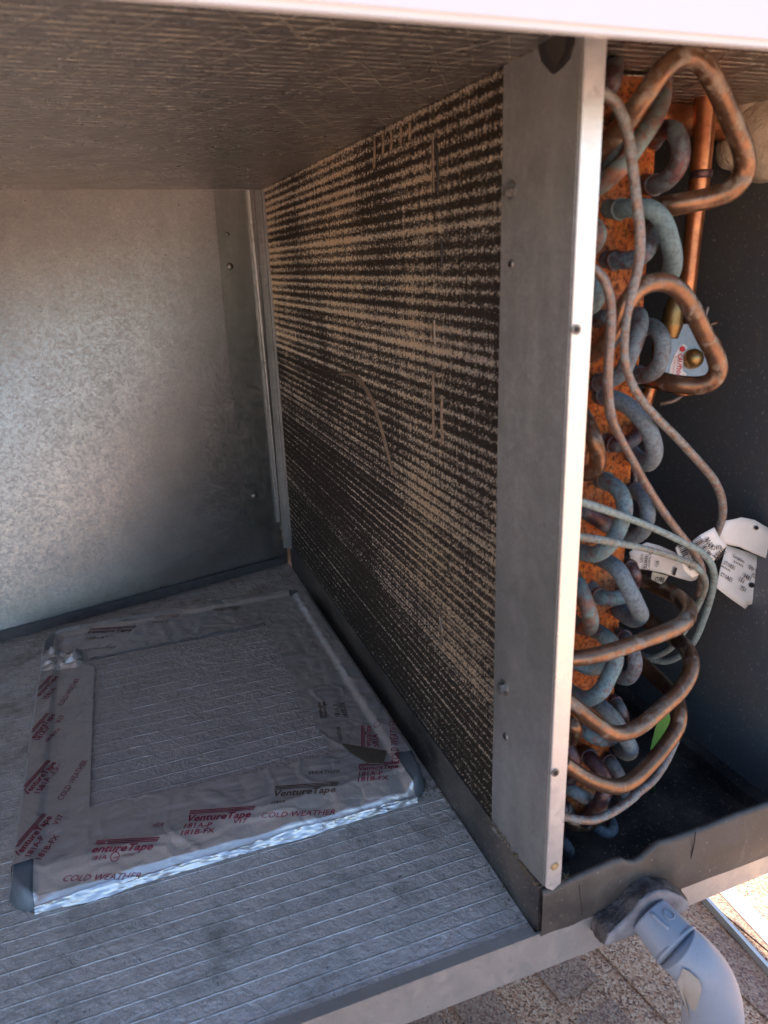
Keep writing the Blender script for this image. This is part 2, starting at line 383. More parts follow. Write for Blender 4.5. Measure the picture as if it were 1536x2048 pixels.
# lapped edge sheet and lip at the right of the back sheet
def on_back(name, pts, off, mat, thick=.0015):
    bm = bmesh.new(); P = []
    for px, py in pts:
        p = aY(px, py, 1.5)
        for _ in range(6): p = aY(px, py, by(p.x, p.z) - off)
        P.append(p)
    vs = [bm.verts.new(p) for p in P]; f = bm.faces.new(vs)
    r = bmesh.ops.extrude_face_region(bm, geom=[f]); bmesh.ops.translate(bm, vec=(0, thick, 0), verts=[v for v in r['geom'] if isinstance(v, bmesh.types.BMVert)])
    return bobj(name, bm, mat, cab)
def pb(px, py, off):
    p = aY(px, py, 1.5)
    for _ in range(6): p = aY(px, py, by(p.x, p.z) - off)
    return p
def grid_back(name, left, right, off, mat, rows=24, colsn=5, dome=0):
    V = []; Fc = []
    for j in range(rows + 1):
        t = j / rows
        def at(L):
            k = t * (len(L) - 1); a = min(int(k), len(L) - 2); f = k - a
            return (L[a][0] * (1 - f) + L[a + 1][0] * f, L[a][1] * (1 - f) + L[a + 1][1] * f)
        l, r = at(left), at(right)
        for i in range(colsn + 1):
            u = i / colsn; V.append(pb(l[0] * (1 - u) + r[0] * u, l[1] * (1 - u) + r[1] * u, off))
    for j in range(rows):
        for i in range(colsn): a = j * (colsn + 1) + i; Fc.append((a, a + 1, a + colsn + 2, a + colsn + 1))
    return mobj(name, V, Fc, mat, cab, False)
grid_back('lapped_edge_sheet', [(427, 381), (446, 600), (470, 830), (500, 1056)], [(496, 381), (517, 600), (538, 830), (560, 1040)], .0020, M['galv_lap'], 24, 20)
on_back('edge_lip', [(494, 380), (499, 380), (561, 1043), (556, 1045)], .010, M['galv_lip'], .008)
grid_back('foot_gasket', [(-60, 1279), (-60, 1300)], [(564, 1114), (564, 1130)], .006, M['gasket'], 3, 30)
for px, py, r in ((460, 533, .0065), (508, 992, .0065), (455, 468, .004)):
    p = aY(px, py, 1.54); p = aY(px, py, by(p.x, p.z) - .005)
    bm = bmesh.new(); bmesh.ops.create_uvsphere(bm, u_segments=16, v_segments=8, radius=r, matrix=Matrix.Translation(p) @ Matrix.Diagonal((1, .45, 1, 1)))
    bobj('rivet', bm, M['screw'], cab, True)
boxo('left_wall', (XL - .02, XL, YF, YB + .03, -.05, H), M['scrim_floor'], cab)
boxo('outer_back', (XL - .02, XR + .03, YB + .06, YB + .08, -.05, H + .05), M['galv'], cab)
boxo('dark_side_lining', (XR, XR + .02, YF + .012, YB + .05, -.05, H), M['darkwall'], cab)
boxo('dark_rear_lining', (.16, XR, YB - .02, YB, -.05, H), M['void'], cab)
# front base rail: folded channel, top edge kinked down near the drain
bm = bmesh.new(); box(bm, XL, .172, YF - .002, YF + .001, -.047, .0045); box(bm, XL, -.004, YF + .001, YF + .010, .0016, .0045)
bobj('base_rail', bm, M['galv_rail'], cab)
bm = bmesh.new(); V = [(.172, YF - .0005, .007), (.60, YF - .0005, .022), (.60, YF - .0005, -.030), (.172, YF - .0005, -.040)]
mobj('rail_end', V + [(v[0], v[1] + .003, v[2]) for v in V], [(0, 1, 2, 3)[::-1], (4, 5, 6, 7), (0, 1, 5, 4), (2, 3, 7, 6), (0, 3, 7, 4)], M['galv_rail'], cab)
boxo('underside', (XL, XR, YF + .03, YB + .02, -.055, -.048), M['void'], cab)
# white lid: folded edge hanging in front of the opening
lid = boxo('lid_edge', (-1.0, .41, .36, .372, .7605, .86), M['white_paint'], cab, .003)
boxo('lid_top', (-1.0, .41, .372, YB + .1, .846, .86), M['white_paint'], cab)
boxo('lid_return', (-1.0, .41, .372, YF - .02, .826, .83), M['galv'], cab)

# ------------------------------------------------------------------ duct cover plate with tape
X0c, X1c, Y0c, Y1c, ZT, RC = -.512, -.016, .722, 1.372, .024, .035
def sdf(x, y):
    cx, cy = (X0c + X1c) / 2, (Y0c + Y1c) / 2; hx, hy = (X1c - X0c) / 2 - RC, (Y1c - Y0c) / 2 - RC
    qx, qy = abs(x - cx) - hx, abs(y - cy) - hy
    return math.hypot(max(qx, 0), max(qy, 0)) + min(max(qx, qy), 0) - RC
def sm(t): t = max(0, min(1, t)); return t * t * (3 - 2 * t)
def hz(x, y):
    dd = -sdf(x, y); run = .003
    h = ZT * sm(dd / run * .5 + .5 if dd < run else 1) if dd > -run else 0
    h -= .005 * sm((dd - .022) / .012)
    k = sm((x + .500) / .02) * sm((-.030 - x) / .02); cap = .0085 + .0045 * noise.noise(Vector((x * 22, 0, 1.7))) + (y - .722) * .36
    h = h * (1 - k) + min(h, max(cap, 0)) * k
    return h
cov = thing('duct_cover_plate', 'foil faced cover plate taped down over the cabinet floor opening', 'cover panel')
def hf(name, x0, x1, y0, y1, nx, ny, fn, mat, parent, keep=None, thick=0):
    V = []; Fc = []
    for j in range(ny + 1):
        for i in range(nx + 1):
            x = x0 + (x1 - x0) * i / nx; y = y0 + (y1 - y0) * j / ny; V.append((x, y, fn(x, y)))
    for j in range(ny):
        for i in range(nx):
            x = x0 + (x1 - x0) * (i + .5) / nx; y = y0 + (y1 - y0) * (j + .5) / ny
            if keep is None or keep(x, y):
                a = j * (nx + 1) + i; Fc.append((a, a + 1, a + nx + 2, a + nx + 1))
    o = mobj(name, V, Fc, mat, parent, True); return o
hf('frame', X0c - .01, X1c + .01, Y0c - .014, Y1c + .01, 160, 200, lambda x, y: hz(x, y) + .0006, M['frame_paint'], cov, lambda x, y: sdf(x, y) < .005)
hf('foil_face', -.475, -.075, .80, 1.30, 60, 80, lambda x, y: hz(x, y) + .003 + .0012 * noise.noise(Vector((x * 14, y * 14, 0))), M['scrim_cover'], cov)
def wr(x, y, s=1.0):
    a = noise.noise(Vector((x * 20, y * 20, s))); b = noise.noise(Vector((x * 55, y * 38, s + 5)))
    c = abs(noise.noise(Vector((x * 30, y * 70, s + 9)))); e = abs(noise.noise(Vector((x * 16 + y * 25, y * 20 - x * 30, s + 3))))
    return .0024 + .0008 * a + .0009 * b - .0014 * c - .002 * max(0, .25 - e) + .0013 * max(0., 1 - abs(noise.noise(Vector((x * 9 + y * 13, y * 8 - x * 12, s * 3.1)))) / .045)
def tape_strip(name, pts, nu, nv, s, lift=0.0, label=None):
    """pts: four ground corners (x,y): a-b along one long edge, d-c along the other"""
    a, b, c, d_ = [Vector((p[0], p[1], 0)) for p in pts]
    V = []; Fc = []
    for j in range(nv + 1):
        for i in range(nu + 1):
            u, v = i / nu, j / nv
            p = (a * (1 - u) + b * u) * (1 - v) + (d_ * (1 - u) + c * u) * v
            rag = .0022 * noise.noise(Vector((p.x * 40, p.y * 40, s)))
            if j in (0, nv): p = p + Vector((rag, rag, 0))
            V.append((p.x, p.y, max(.0016, hz(p.x, p.y) + .0042 + lift + wr(p.x, p.y, s))))
    for j in range(nv):
        for i in range(nu):
            k = j * (nu + 1) + i; Fc.append((k, k + 1, k + nu + 2, k + nu + 1))
    o = mobj(name, V, Fc, M['tape'], cov, True)
    if label: o['label'] = label
    return o, (lambda x, y: max(.0016, hz(x, y) + .0042 + lift + wr(x, y, s)))
T_back, f_back = tape_strip('foil_tape', [(-.495, 1.235), (-.06, 1.245), (-.05, 1.375), (-.49, 1.372)], 110, 50, 1., 0, 'dusty foil tape along the far edge with brown print')
T_right, f_right = tape_strip('foil_tape', [(-.012, .775), (-.010, 1.35), (-.125, 1.31), (-.120, .80)], 140, 44, 2., .0002, 'foil tape along the coil side, one corner folded over')
T_front, f_front = tape_strip('foil_tape', [(-.487, .7155), (-.038, .7155), (-.045, .812), (-.487, .838)], 150, 56, 3., .0005, 'foil tape along the near edge, crumpled down onto the floor')
T_left, f_left = tape_strip('foil_tape', [(-.515, .765), (-.430, .762), (-.424, 1.20), (-.515, 1.30)], 40, 140, 4., .0012, 'foil tape along the left edge with maroon print')
# crumpled knot of tape at the far left corner
kc = aZ(115, 1310, .04); V = []; Fc = []
for j in range(21):
    for i in range(21):
        x = kc.x - .035 + .085 * i / 20; y = kc.y - .035 + .07 * j / 20
        e = sm(min(i, 20 - i) / 6) * sm(min(j, 20 - j) / 6)
        V.append((x, y, hz(x, y) + .0055 + e * (.010 + .012 * abs(noise.noise(Vector((x * 50, y * 50, 3)))) * 2)))
for j in range(20):
    for i in range(20):
        k = j * 21 + i; Fc.append((k, k + 1, k + 22, k + 21))
kn = mobj('crumpled_tape_knot', V, Fc, M['tape'], cov, False)
# bright crumpled foil where the tape turns down to the floor
V = []; Fc = []; n = 170
for i in range(n + 1):
    x = -.487 + .449 * i / n; q_ = noise.noise(Vector((x * 13, 0, 4))); w_ = .009 + .008 * q_ + .003 * noise.noise(Vector((x * 60, 2, 0)))
    w_ = max(.0025, w_ * .72); cr = .0022 * noise.noise(Vector((x * 45, 5, 1))) + .0015 * noise.noise(Vector((x * 110, 5, 1)))
    for j in range(6):
        v = j / 5; f = .0012 * noise.noise(Vector((x * 80, v * 3, 8)))
        V.append((x + .002 * noise.noise(Vector((x * 50, v * 4, 3))), .7165 - .004 * v + cr * (1 - v) - .008 * max(0, q_) * v + f, .0006 + (w_ + .002) * (1 - v) + abs(f) * .5))
for i in range(n):
    for j in range(5): a = i * 6 + j; Fc.append((a, a + 1, a + 7, a + 6))
mobj('crumpled_foil_edge', V, Fc, M['foil_edge'], cov, False)
# folded-over corner showing the dusty underside
P = [aZ(683, 1488, .0275), aZ(773, 1503, .0275), aZ(766, 1529, .0285), aZ(735, 1527, .0285), aZ(700, 1505, .0285)]
bm = bmesh.new(); vs = [bm.verts.new(p) for p in P]; vs2 = [bm.verts.new(p + Vector((0, 0, .0012))) for p in P]
bm.faces.new(vs2); bm.faces.new(vs[::-1])
for k in range(5): bm.faces.new([vs[k], vs[(k + 1) % 5], vs2[(k + 1) % 5], vs2[k]])
bobj('folded_tape_corner', bm, simple('dusty_adhesive_side', (.12, .10, .075), .7, 0, .3, 60), cov)

# lettering
def text_mesh(body, res=2, bold=0.0):
    cu = bpy.data.curves.new('t', 'FONT'); cu.body = body; cu.resolution_u = res; cu.offset = bold
    o = bpy.data.objects.new('t', cu); COL.objects.link(o)
    dg = bpy.context.evaluated_depsgraph_get(); dg.update()
    me = o.evaluated_get(dg).to_mesh()
    V = [v.co.copy() for v in me.vertices]; Fc = [tuple(p.vertices) for p in me.polygons]
    o.evaluated_get(dg).to_mesh_clear(); bpy.data.objects.remove(o); bpy.data.curves.remove(cu)
    return V, Fc
TC = {}
def lay_text(body, a, b, parent, surf, mat, hfac=1.0, shear=.0, bold=.012, bars=0, name='printed_lettering', Z=.022, keep=None):
    k = (body, bold)
    if k not in TC: TC[k] = text_mesh(body, 2, bold)
    V, Fc = TC[k]; w_ = max(v.x for v in V)
    A, B = aZ(a[0], a[1], Z), aZ(b[0], b[1], Z); ex = (B - A); L = ex.length; ex.normalize(); ey = Vector((-ex.y, ex.x, 0))
    s = L / w_; out = []
    def mp(x, y):
        p = A + ex * (x * s + shear * y * s * hfac) + ey * (y * s * hfac); r = (p - EYE); r = r / -r.z      # falls 1 m per unit
        t0 = EYE.z - .040; t1 = t0
        while t1 < EYE.z:
            t1 = t0 + .004; q_ = EYE + r * t1
            if q_.z < surf(q_.x, q_.y): break
            t0 = t1
        for _ in range(5):
            tm = (t0 + t1) / 2; q_ = EYE + r * tm
            if q_.z < surf(q_.x, q_.y): t1 = tm
            else: t0 = tm
        return EYE + r * (t0 - .0007)
    out = [mp(v.x, v.y) for v in V]; F2 = list(Fc)
    if bars:
        for q in range(3):
            y0 = .80 + q * .17; y1 = y0 + .095; x0 = -.05 - .05 * q; n = 10; st = len(out)
            for i in range(n + 1):
                x = x0 + (w_ - x0 + .05) * i / n; out += [mp(x, y0), mp(x, y1)]
            for i in range(n): F2.append((st + 2 * i, st + 2 * i + 2, st + 2 * i + 3, st + 2 * i + 1))
    if keep: F2 = [f for f in F2 if all(keep(out[i]) for i in f)]
    return mobj(name, out, F2, mat, parent)
PR, PF = M['print'], M['print_faded']
def logo(a, b, par, sf, mat=None, keep=None): lay_text('VentureTape', a, b, par, sf, mat or PR, 1.05, .22, .022, 1, keep=keep)
def line(t, a, b, par, sf, mat=None, h=1.0, sh=.12, bold=.012, keep=None): lay_text(t, a, b, par, sf, mat or PR, h, sh, bold, keep=keep)
L_, FR, RT, BK = (T_left, f_left), (T_front, f_front), (T_right, f_right), (T_back, f_back)
kf = lambda p: p.x > -.427
kl = lambda p: -.516 < p.x < -.426
logo((35, 1716), (105, 1634), *L_, keep=kl); line('181A-P', (59, 1716), (90, 1673), *L_); line('181B-FX', (80, 1722), (119, 1671), *L_); line('V17', (115, 1650), (128, 1630), *L_)
logo((55, 1591), (113, 1525), *L_, keep=kl); line('1581A', (78, 1589), (103, 1555), *L_); line('COLD WEATHER', (125, 1601), (176, 1521), *L_, sh=.2, h=1.2, bold=.0, keep=kl)
line('WEATHER', (29, 1556), (60, 1507), *L_, sh=.2, h=1.2, bold=.0, keep=kl)
logo((64, 1484), (111, 1429), *L_, keep=kl); line('181A-P', (78, 1482), (102, 1453), *L_); line('181B-FX', (94, 1485), (123, 1457), *L_); line('V17', (119, 1446), (131, 1431), *L_)
logo((74, 1398), (117, 1353), *L_, keep=kl); line('1581A', (92, 1400), (113, 1376), *L_); line('COLD WEATHER', (125, 1411), (160, 1357), *L_, sh=.2, h=1.2, bold=0., keep=kl)
logo((66, 1325), (92, 1300), *L_, keep=kl)
logo((165, 1706), (303, 1699), *FR, keep=kf); line('1581A', (170, 1721), (212, 1718), *FR, keep=kf)
line('COLD WEATHER', (215, 1656), (326, 1653), *FR, sh=.2, h=1.1, bold=0., keep=lambda p: p.x > -.36)
logo((371, 1643), (500, 1634), *FR); line('181A-P', (363, 1657), (422, 1654), *FR); line('181B-FX', (357, 1671), (428, 1665), *FR); line('V17', (465, 1647), (492, 1645), *FR)
line('COLD WEATHER', (122, 1763), (279, 1757), *FR, sh=.2, h=1.1, bold=0.)
logo((545, 1593), (670, 1584), *FR, PF); line('1581A', (541, 1608), (570, 1605), *FR, PF)
line('COLD WEATHER', (520, 1636), (670, 1629), *FR, sh=.2, h=1.1, bold=0.)
logo((716, 1541), (796, 1535), *FR); line('181A-P', (714, 1552), (765, 1549), *FR); line('181B-FX', (712, 1563), (777, 1559), *FR)
line('WEATHER', (615, 1549), (679, 1547), *FR, PF, sh=.2, h=1.1, bold=0.)
logo((742, 1500), (741, 1452), *RT); line('1581A', (759, 1500), (755, 1468), *RT); line('COLD WEATHER', (799, 1528), (793, 1441), *RT, sh=.2, h=1.2, bold=0.)
line('181A-P', (682, 1435), (676, 1408), *RT, PF); line('181B-FX', (697, 1436), (690, 1404), *RT, PF); line('WEATHER', (686, 1482), (680, 1452), *RT, PF, bold=0.)
logo((655, 1436), (650, 1404), *RT, PF)
logo((172, 1267), (262, 1262), *BK, simple('rusty_print', (.16, .055, .05), .6, .2, .3, 60)); line('1581A', (168, 1279), (207, 1277), *BK, PF); line('COLD WEATHER', (154, 1302), (232, 1295), *BK, PF, bold=0.)
logo((307, 1238), (357, 1233), *BK, PF); line('181A-P', (302, 1247), (335, 1245), *BK, PF); logo((425, 1222), (478, 1218), *BK, PF); line('WEATHER', (235, 1242), (275, 1240), *BK, PF, bold=0.)
# UL listing marks
def ul(px, py, r, par, sf, mat):
    c = aZ(px, py, .022); V = []; Fc = []; n = 20
    for k in range(n):
        a = 2 * math.pi * k / n
        for rr in (r, r * .82): x, y = c.x + rr * math.cos(a), c.y + rr * math.sin(a); V.append((x, y, sf(x, y) + .0009))
    for k in range(n): q = (k + 1) % n; Fc.append((2 * k, 2 * q, 2 * q + 1, 2 * k + 1))
    mobj('printed_mark', V, Fc, mat, par)
for px, py, par, sf in ((110, 1547, *L_), (230, 1714, *FR), (755, 1458, *RT), (219, 1275, *BK)):
    ul(px, py, .0052 if px != 219 else .0065, par, sf, PR); 
line('UL', (226, 1718), (236, 1716), *FR); line('LISTED', (242, 1713), (268, 1711), *FR, bold=.0); line('UL', (107, 1551), (112, 1545), *L_)
line('LISTED', (113, 1540), (123, 1526), *L_, bold=0.)

# ------------------------------------------------------------------ evaporator coil
coil = thing('evaporator_coil', 'grimy finned evaporator coil with patinated copper return bends and galvanised post', 'cooling coil')
YT = .585
# fins: thin upright sheets, wavy leading edges clogged with dirt
nf = 300; nz = 150; y0f, y1f = YT + .002, 1.525
V = np.zeros((nf, nz + 1, 3, 3)); zz = np.linspace(.035, H - .001, nz + 1)
rng = np.random.RandomState(3)
ys = np.linspace(y0f, y1f, nf)
jit = rng.normal(0, 1, (nf, nz + 1))
for k in range(3): jit = (jit + np.roll(jit, 1, 1) + np.roll(jit, -1, 1)) / 3
jit2 = rng.normal(0, .00025, (nf, 1))
wav = .00055 * np.sin(2 * np.pi * zz / .0122)[None, :]
for c, xx in enumerate((0.0, .004, .016)):
    V[:, :, c, 0] = xx + (np.abs(jit) * .0012 if c == 0 else 0)
    V[:, :, c, 1] = ys[:, None] + wav * (1 if c != 1 else -1) + jit2 + (jit * .0005 if c == 0 else 0)
    V[:, :, c, 2] = zz[None, :]
idx = np.arange(nf * (nz + 1) * 3).reshape(nf, nz + 1, 3)
Fq = []
for c in range(2):
    Fq.append(np.stack([idx[:, :-1, c], idx[:, :-1, c + 1], idx[:, 1:, c + 1], idx[:, 1:, c]], -1).reshape(-1, 4))
Fq = np.concatenate(Fq)
me = bpy.data.meshes.new('fin_pack'); me.vertices.add(V.size // 3); me.vertices.foreach_set('co', V.ravel())
me.loops.add(Fq.size); me.loops.foreach_set('vertex_index', Fq.ravel().astype(np.int32)); me.polygons.add(len(Fq)); me.polygons.foreach_set('loop_start', np.arange(0, Fq.size, 4, dtype=np.int32))
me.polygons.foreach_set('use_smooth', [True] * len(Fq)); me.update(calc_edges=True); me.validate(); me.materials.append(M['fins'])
fo = link(bpy.data.objects.new('fin_pack', me), coil); fo['kind'] = 'stuff'
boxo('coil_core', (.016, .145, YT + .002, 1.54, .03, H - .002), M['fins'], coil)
# dent running down the fins and small bent fins
def crease(pts, d0, mat, nm):
    P = [aX(px, py, -.0022) for px, py in pts]; path = catmull(P, 6); n = len(path)
    V = []; Fc = []
    for i, p in enumerate(path):
        t = (path[min(i + 1, n - 1)] - path[max(i - 1, 0)]).normalized(); s_ = Vector((0, t.z, -t.y))
        hw = d0 * (.25 + .75 * math.sin(math.pi * (i + .6) / n)) * (1 + .5 * noise.noise(p * 90))
        V += [p + s_ * hw + Vector((.0025, 0, 0)), p + s_ * hw * .5 + Vector((-.0006, 0, 0)), p - s_ * hw * .4 + Vector((.0006, 0, 0)), p - s_ * hw + Vector((.003, 0, 0))]
    for i in range(n - 1):
        for k in range(3): a = i * 4 + k; Fc.append((a, a + 1, a + 5, a + 4))
    return mobj(nm, V, Fc, mat, coil, True)
dust = simple('matted_dust', (.30, .225, .16), .85, .1, .6, 220, .6, .002)
fb = simple('bent_fin_metal', (.24, .20, .16), .4, .7, .6, 200)
crease([(678, 748), (705, 752), (735, 790), (757, 850), (772, 905), (784, 950)], .0060, dust, 'bent_fin_crease')
crease([(889, 1112), (898, 1128), (894, 1146)], .0022, fb, 'bent_fin')
crease([(880, 1212), (876, 1235), (882, 1262), (880, 1290)], .0018, fb, 'bent_fin')
crease([(866, 640), (866, 665), (868, 690)], .0012, fb, 'bent_fin')
crease([(865, 745), (864, 800), (866, 880)], .0008, dust, 'bent_fin')
crease([(882, 790), (881, 840), (884, 890)], .0010, dust, 'bent_fin')
crease([(880, 480), (881, 510), (880, 535)], .0020, M['rubber'], 'bent_fin')
crease([(868, 280), (872, 330), (873, 390)], .0014, M['rubber'], 'bent_fin')
crease([(864, 270), (864, 330), (866, 385)], .0005, fb, 'bent_fin')
# tar-like drips under the ceiling
for k in range(0, 9, 2):
    px = 745 + k * 9 + random.uniform(-2, 2); y0 = 378 - .513 * (px - 524) + 14; crease([(px, y0), (px + 1, y0 + 18), (px, y0 + random.uniform(30, 62))], .0006, fb if k == 5 else dust, 'dried_drip')
# far end plate
boxo('far_end_plate', (-.004, .02, 1.528, 1.545, .05, H - .001), M['galv'], coil)
boxo('far_end_flange', (-.016, -.004, 1.540, 1.545, .05, H - .001), M['galv_post'], coil)
for px, py in ((522, 490), (526, 548), (556, 925)):
    p = aX(px, py, -.005); bm = bmesh.new(); bmesh.ops.create_uvsphere(bm, u_segments=10, v_segments=6, radius=.004, matrix=Matrix.Translation(p)); bobj('plate_screw', bm, M['screw'], coil, True)
bm = bmesh.new()
for k in range(14):
    t = random.random(); p = aX(566 + 5 * t, 1030 + 45 * t, -.008) + Vector((random.gauss(0, .003), random.gauss(0, .004), 0)); bmesh.ops.create_icosphere(bm, subdivisions=2, radius=random.uniform(.004, .008), matrix=Matrix.Translation(p) @ Matrix.Diagonal((.7, 1, 1.3, 1)))
for v in bm.verts: v.co += v.co.normalized() * .003 * noise.noise(v.co * 250)
o = bobj('dried_sealant', bm, M['grit_light'], coil, True); o['kind'] = 'stuff'
# tube sheet (rusted) with tube holes hidden under the bends
bm = bmesh.new(); box(bm, .012, .1475, YT - .003, YT, .02, H - .004); bobj('tube_sheet', bm, M['rust'], coil)
boxo('tube_sheet_fold', (.1445, .1475, YT, YT + .02, .02, H - .004), M['cu_bright'], coil)
# post: folded side plate with front lip, the foot clipped
bm = bmesh.new(); zb = .064
sideP = [(0, YT + .002, .052), (0, .4815, .070), (0, .4815, H - .001), (0, YT + .002, H - .001)]
for xo in (-.0010, .0010):
    pass
vs = [bm.verts.new((-.0012, y, z)) for _, y, z in sideP] + [bm.verts.new((.0012, y, z)) for _, y, z in sideP]
for fc in ((3, 2, 1, 0), (4, 5, 6, 7), (0, 1, 5, 4), (1, 2, 6, 5), (2, 3, 7, 6), (3, 0, 4, 7)): bm.faces.new([vs[k] for k in fc])
bobj('post_side', bm, M['galv_post'], coil)
bm = bmesh.new(); lipP = [(.0, .070), (.008, .064), (.0172, .070), (.0172, H - .001), (.0, H - .001)]
vs = [bm.verts.new((x, .4785, z)) for x, z in lipP] + [bm.verts.new((x, .4812, z)) for x, z in lipP]
bm.faces.new(vs[:5][::-1]); bm.faces.new(vs[5:])
for k in range(5): q = (k + 1) % 5; bm.faces.new([vs[k], vs[q], vs[5 + q], vs[5 + k]])
bmesh.ops.bevel(bm, geom=[e for e in bm.edges if abs(e.verts[0].co.z - e.verts[1].co.z) > .3], offset=.0006, segments=2, affect='EDGES')
bobj('post_lip', bm, M['galv_lip'], coil)
def hexs(px, py, r, kind):
    p = aX(px, py, -.0014); bm = bmesh.new(); rot = Matrix.Rotation(math.radians(-90), 4, 'Y')
    if kind == 'hex':
        bmesh.ops.create_cone(bm, cap_ends=True, segments=24, radius1=r * 1.25, radius2=r * 1.2, depth=.0016, matrix=Matrix.Translation(p) @ rot)
        bmesh.ops.create_cone(bm, cap_ends=True, segments=6, radius1=r * .92, radius2=r * .86, depth=.006, matrix=Matrix.Translation(p + Vector((-.0035, 0, 0))) @ rot)
        bobj('hex_screw', bm, M['screw'], coil)
    else:
        bmesh.ops.create_cone(bm, cap_ends=True, segments=20, radius1=r, radius2=r * .75, depth=.0022, matrix=Matrix.Translation(p) @ rot)
        o = bobj('screw_hole_rim', bm, M['screw'], coil)
        bm = bmesh.new(); bmesh.ops.create_cone(bm, cap_ends=True, segments=16, radius1=r * .55, radius2=r * .5, depth=.0012, matrix=Matrix.Translation(p + Vector((-.0012, 0, 0))) @ rot); bobj('screw_hole', bm, M['rubber'], coil)
hexs(1022, 380, .0062, 'hex'); hexs(1008, 1375, .0068, 'hex'); hexs(1022, 528, .0046, 'hole'); hexs(1011, 1473, .0050, 'hole')
for px, py in ((1152, 659), (1110, 1545)):
    p = aY(px, py, .4780); bm = bmesh.new(); rot = Matrix.Rotation(math.radians(90), 4, 'X')
    bmesh.ops.create_cone(bm, cap_ends=True, segments=20, radius1=.0036, radius2=.0040, depth=.0020, matrix=Matrix.Translation(p) @ rot)
    o = bobj('lip_rivet', bm, M['screw'], coil)
    bm = bmesh.new(); bmesh.ops.create_cone(bm, cap_ends=True, segments=16, radius1=.0022, radius2=.0022, depth=.001, matrix=Matrix.Translation(p + Vector((0, -.0012, 0))) @ rot); bobj('rivet_bore', bm, M['rubber'], o)
# dark knockout near the top of the post
P = [(1078, 62), (1076, 95), (1082, 122), (1092, 135), (1104, 148), (1120, 135), (1134, 118), (1143, 90), (1145, 62)]
def poly_x(name, pts, X, th, mat, par):
    bm = bmesh.new(); a = [aX(px, py, X) for px, py in pts]; v1 = [bm.verts.new(p) for p in a]; v2 = [bm.verts.new(p + Vector((th, 0, 0))) for p in a]
    bm.faces.new(v1); bm.faces.new(v2[::-1]); n = len(a)
    for k in range(n): bm.faces.new([v1[k], v1[(k + 1) % n], v2[(k + 1) % n], v2[k]])
    return bobj(name, bm, mat, par)
poly_x('knockout_rim', P, -.0036, .0022, M['rubber'], coil)
poly_x('knockout_plug', [(1094, 62), (1092, 95), (1100, 122), (1112, 132), (1124, 112), (1133, 62)], -.0050, .0012, simple('brown_plug', (.035, .03, .028), .7, 0, .4, 80), coil)
poly_x('adhesive_fleck', [(1103, 1727), (1117, 1722), (1119, 1737), (1105, 1743)], .0, .0, M['glue'], coil) if False else None
p = aY(1110, 1733, .478); bm = bmesh.new(); bmesh.ops.create_icosphere(bm, subdivisions=2, radius=.0042, matrix=Matrix.Translation(p) @ Matrix.Diagonal((1.1, .15, 1.1, 1)))
for v in bm.verts: v.co += Vector((1, 0, 1)) * .0015 * noise.noise(v.co * 400)
bobj('adhesive_fleck', bm, M['glue'], coil, True)

# copper tubes: (x, y in the photo, depth plane)
def bend(pts, d, mat, rings=(), name='return_bend', **k):
    o, path, R = tube(name, pts, d, M[mat], coil, **k)
    for f in rings:
        i = max(1, min(len(path) - 2, int(f * (len(path) - 1)))); ax = (path[i + 1] - path[i - 1]).normalized()
        ring('tube_collar', path[i], ax, R[i] * .98, R[i] * .55, M['cu_purple'] if mat != 'cu_teal' else M['cu_pink'], o, lip=1.16)
    return o
yt = YT + .004
# return bends, top to bottom
bend([(1218, 95, yt), (1226, 130, .55), (1222, 165, .54), (1206, 190, .56)], 40, 'cu_purple')
bend([(1316, 150, yt), (1324, 190, .565), (1309, 235, .545), (1280, 280, .535), (1245, 330, .535), (1205, 366, .55), (1180, 380, .57)], 38, 'cu_pink', (.1,))
bend([(1240, 225, yt), (1238, 262, .56), (1232, 300, .55), (1218, 332, .56), (1200, 340, yt)], 38, 'cu_slate')
bend([(1305, 285, yt), (1322, 262, .56), (1347, 262, .54), (1361, 290, .53), (1358, 328, .53), (1336, 358, .54), (1308, 370, .56), (1285, 366, yt)], 37, 'cu_purple', (.86,))
bend([(1208, 416, yt), (1232, 419, .57), (1262, 416, .55), (1298, 418, .535), (1325, 440, .53), (1340, 482, .53), (1346, 520, .54), (1340, 548, .56), (1320, 560, yt)], 37, 'cu_teal', (.17,))
bend([(1204, 518, yt), (1228, 520, .57), (1258, 520, .555), (1285, 510, .545), (1302, 485, .55), (1308, 460, .57), (1306, 445, yt)], 35, 'cu_slate', (.18,))
bend([(1172, 440, yt), (1188, 452, .55), (1196, 470, .54), (1186, 492, .55), (1168, 500, yt)], 34, 'cu_pink')
bend([(1163, 548, yt), (1182, 560, .55), (1192, 580, .54), (1182, 606, .55), (1160, 618, yt)], 44, 'cu_teal')
bend([(1190, 640, yt), (1214, 636, .565), (1228, 650, .56), (1222, 680, .56), (1200, 700, yt)], 34, 'cu_slate')
bend([(1262, 640, yt), (1276, 630, .56), (1280, 648, .545), (1272, 680, .54), (1258, 716, .54), (1243, 745, .545), (1215, 762, .56), (1183, 768, yt)], 33, 'cu_slate', (.93,))
bend([(1282, 660, yt), (1300, 652, .56), (1320, 668, .535), (1326, 696, .53), (1318, 730, .535), (1300, 748, .55), (1278, 750, .57), (1262, 744, yt)], 32, 'cu_slate', (.86,))
bend([(1192, 790, yt), (1216, 794, .565), (1250, 808, .545), (1282, 836, .53), (1302, 872, .525), (1308, 905, .53), (1296, 926, .545), (1276, 918, .565), (1262, 905, yt)], 35, 'cu_slate', (.1,))
bend([(1205, 876, yt), (1225, 888, .57), (1250, 888, .56), (1272, 872, .56), (1284, 852, .575), (1288, 840, yt)], 31, 'cu_purple', (.2,))
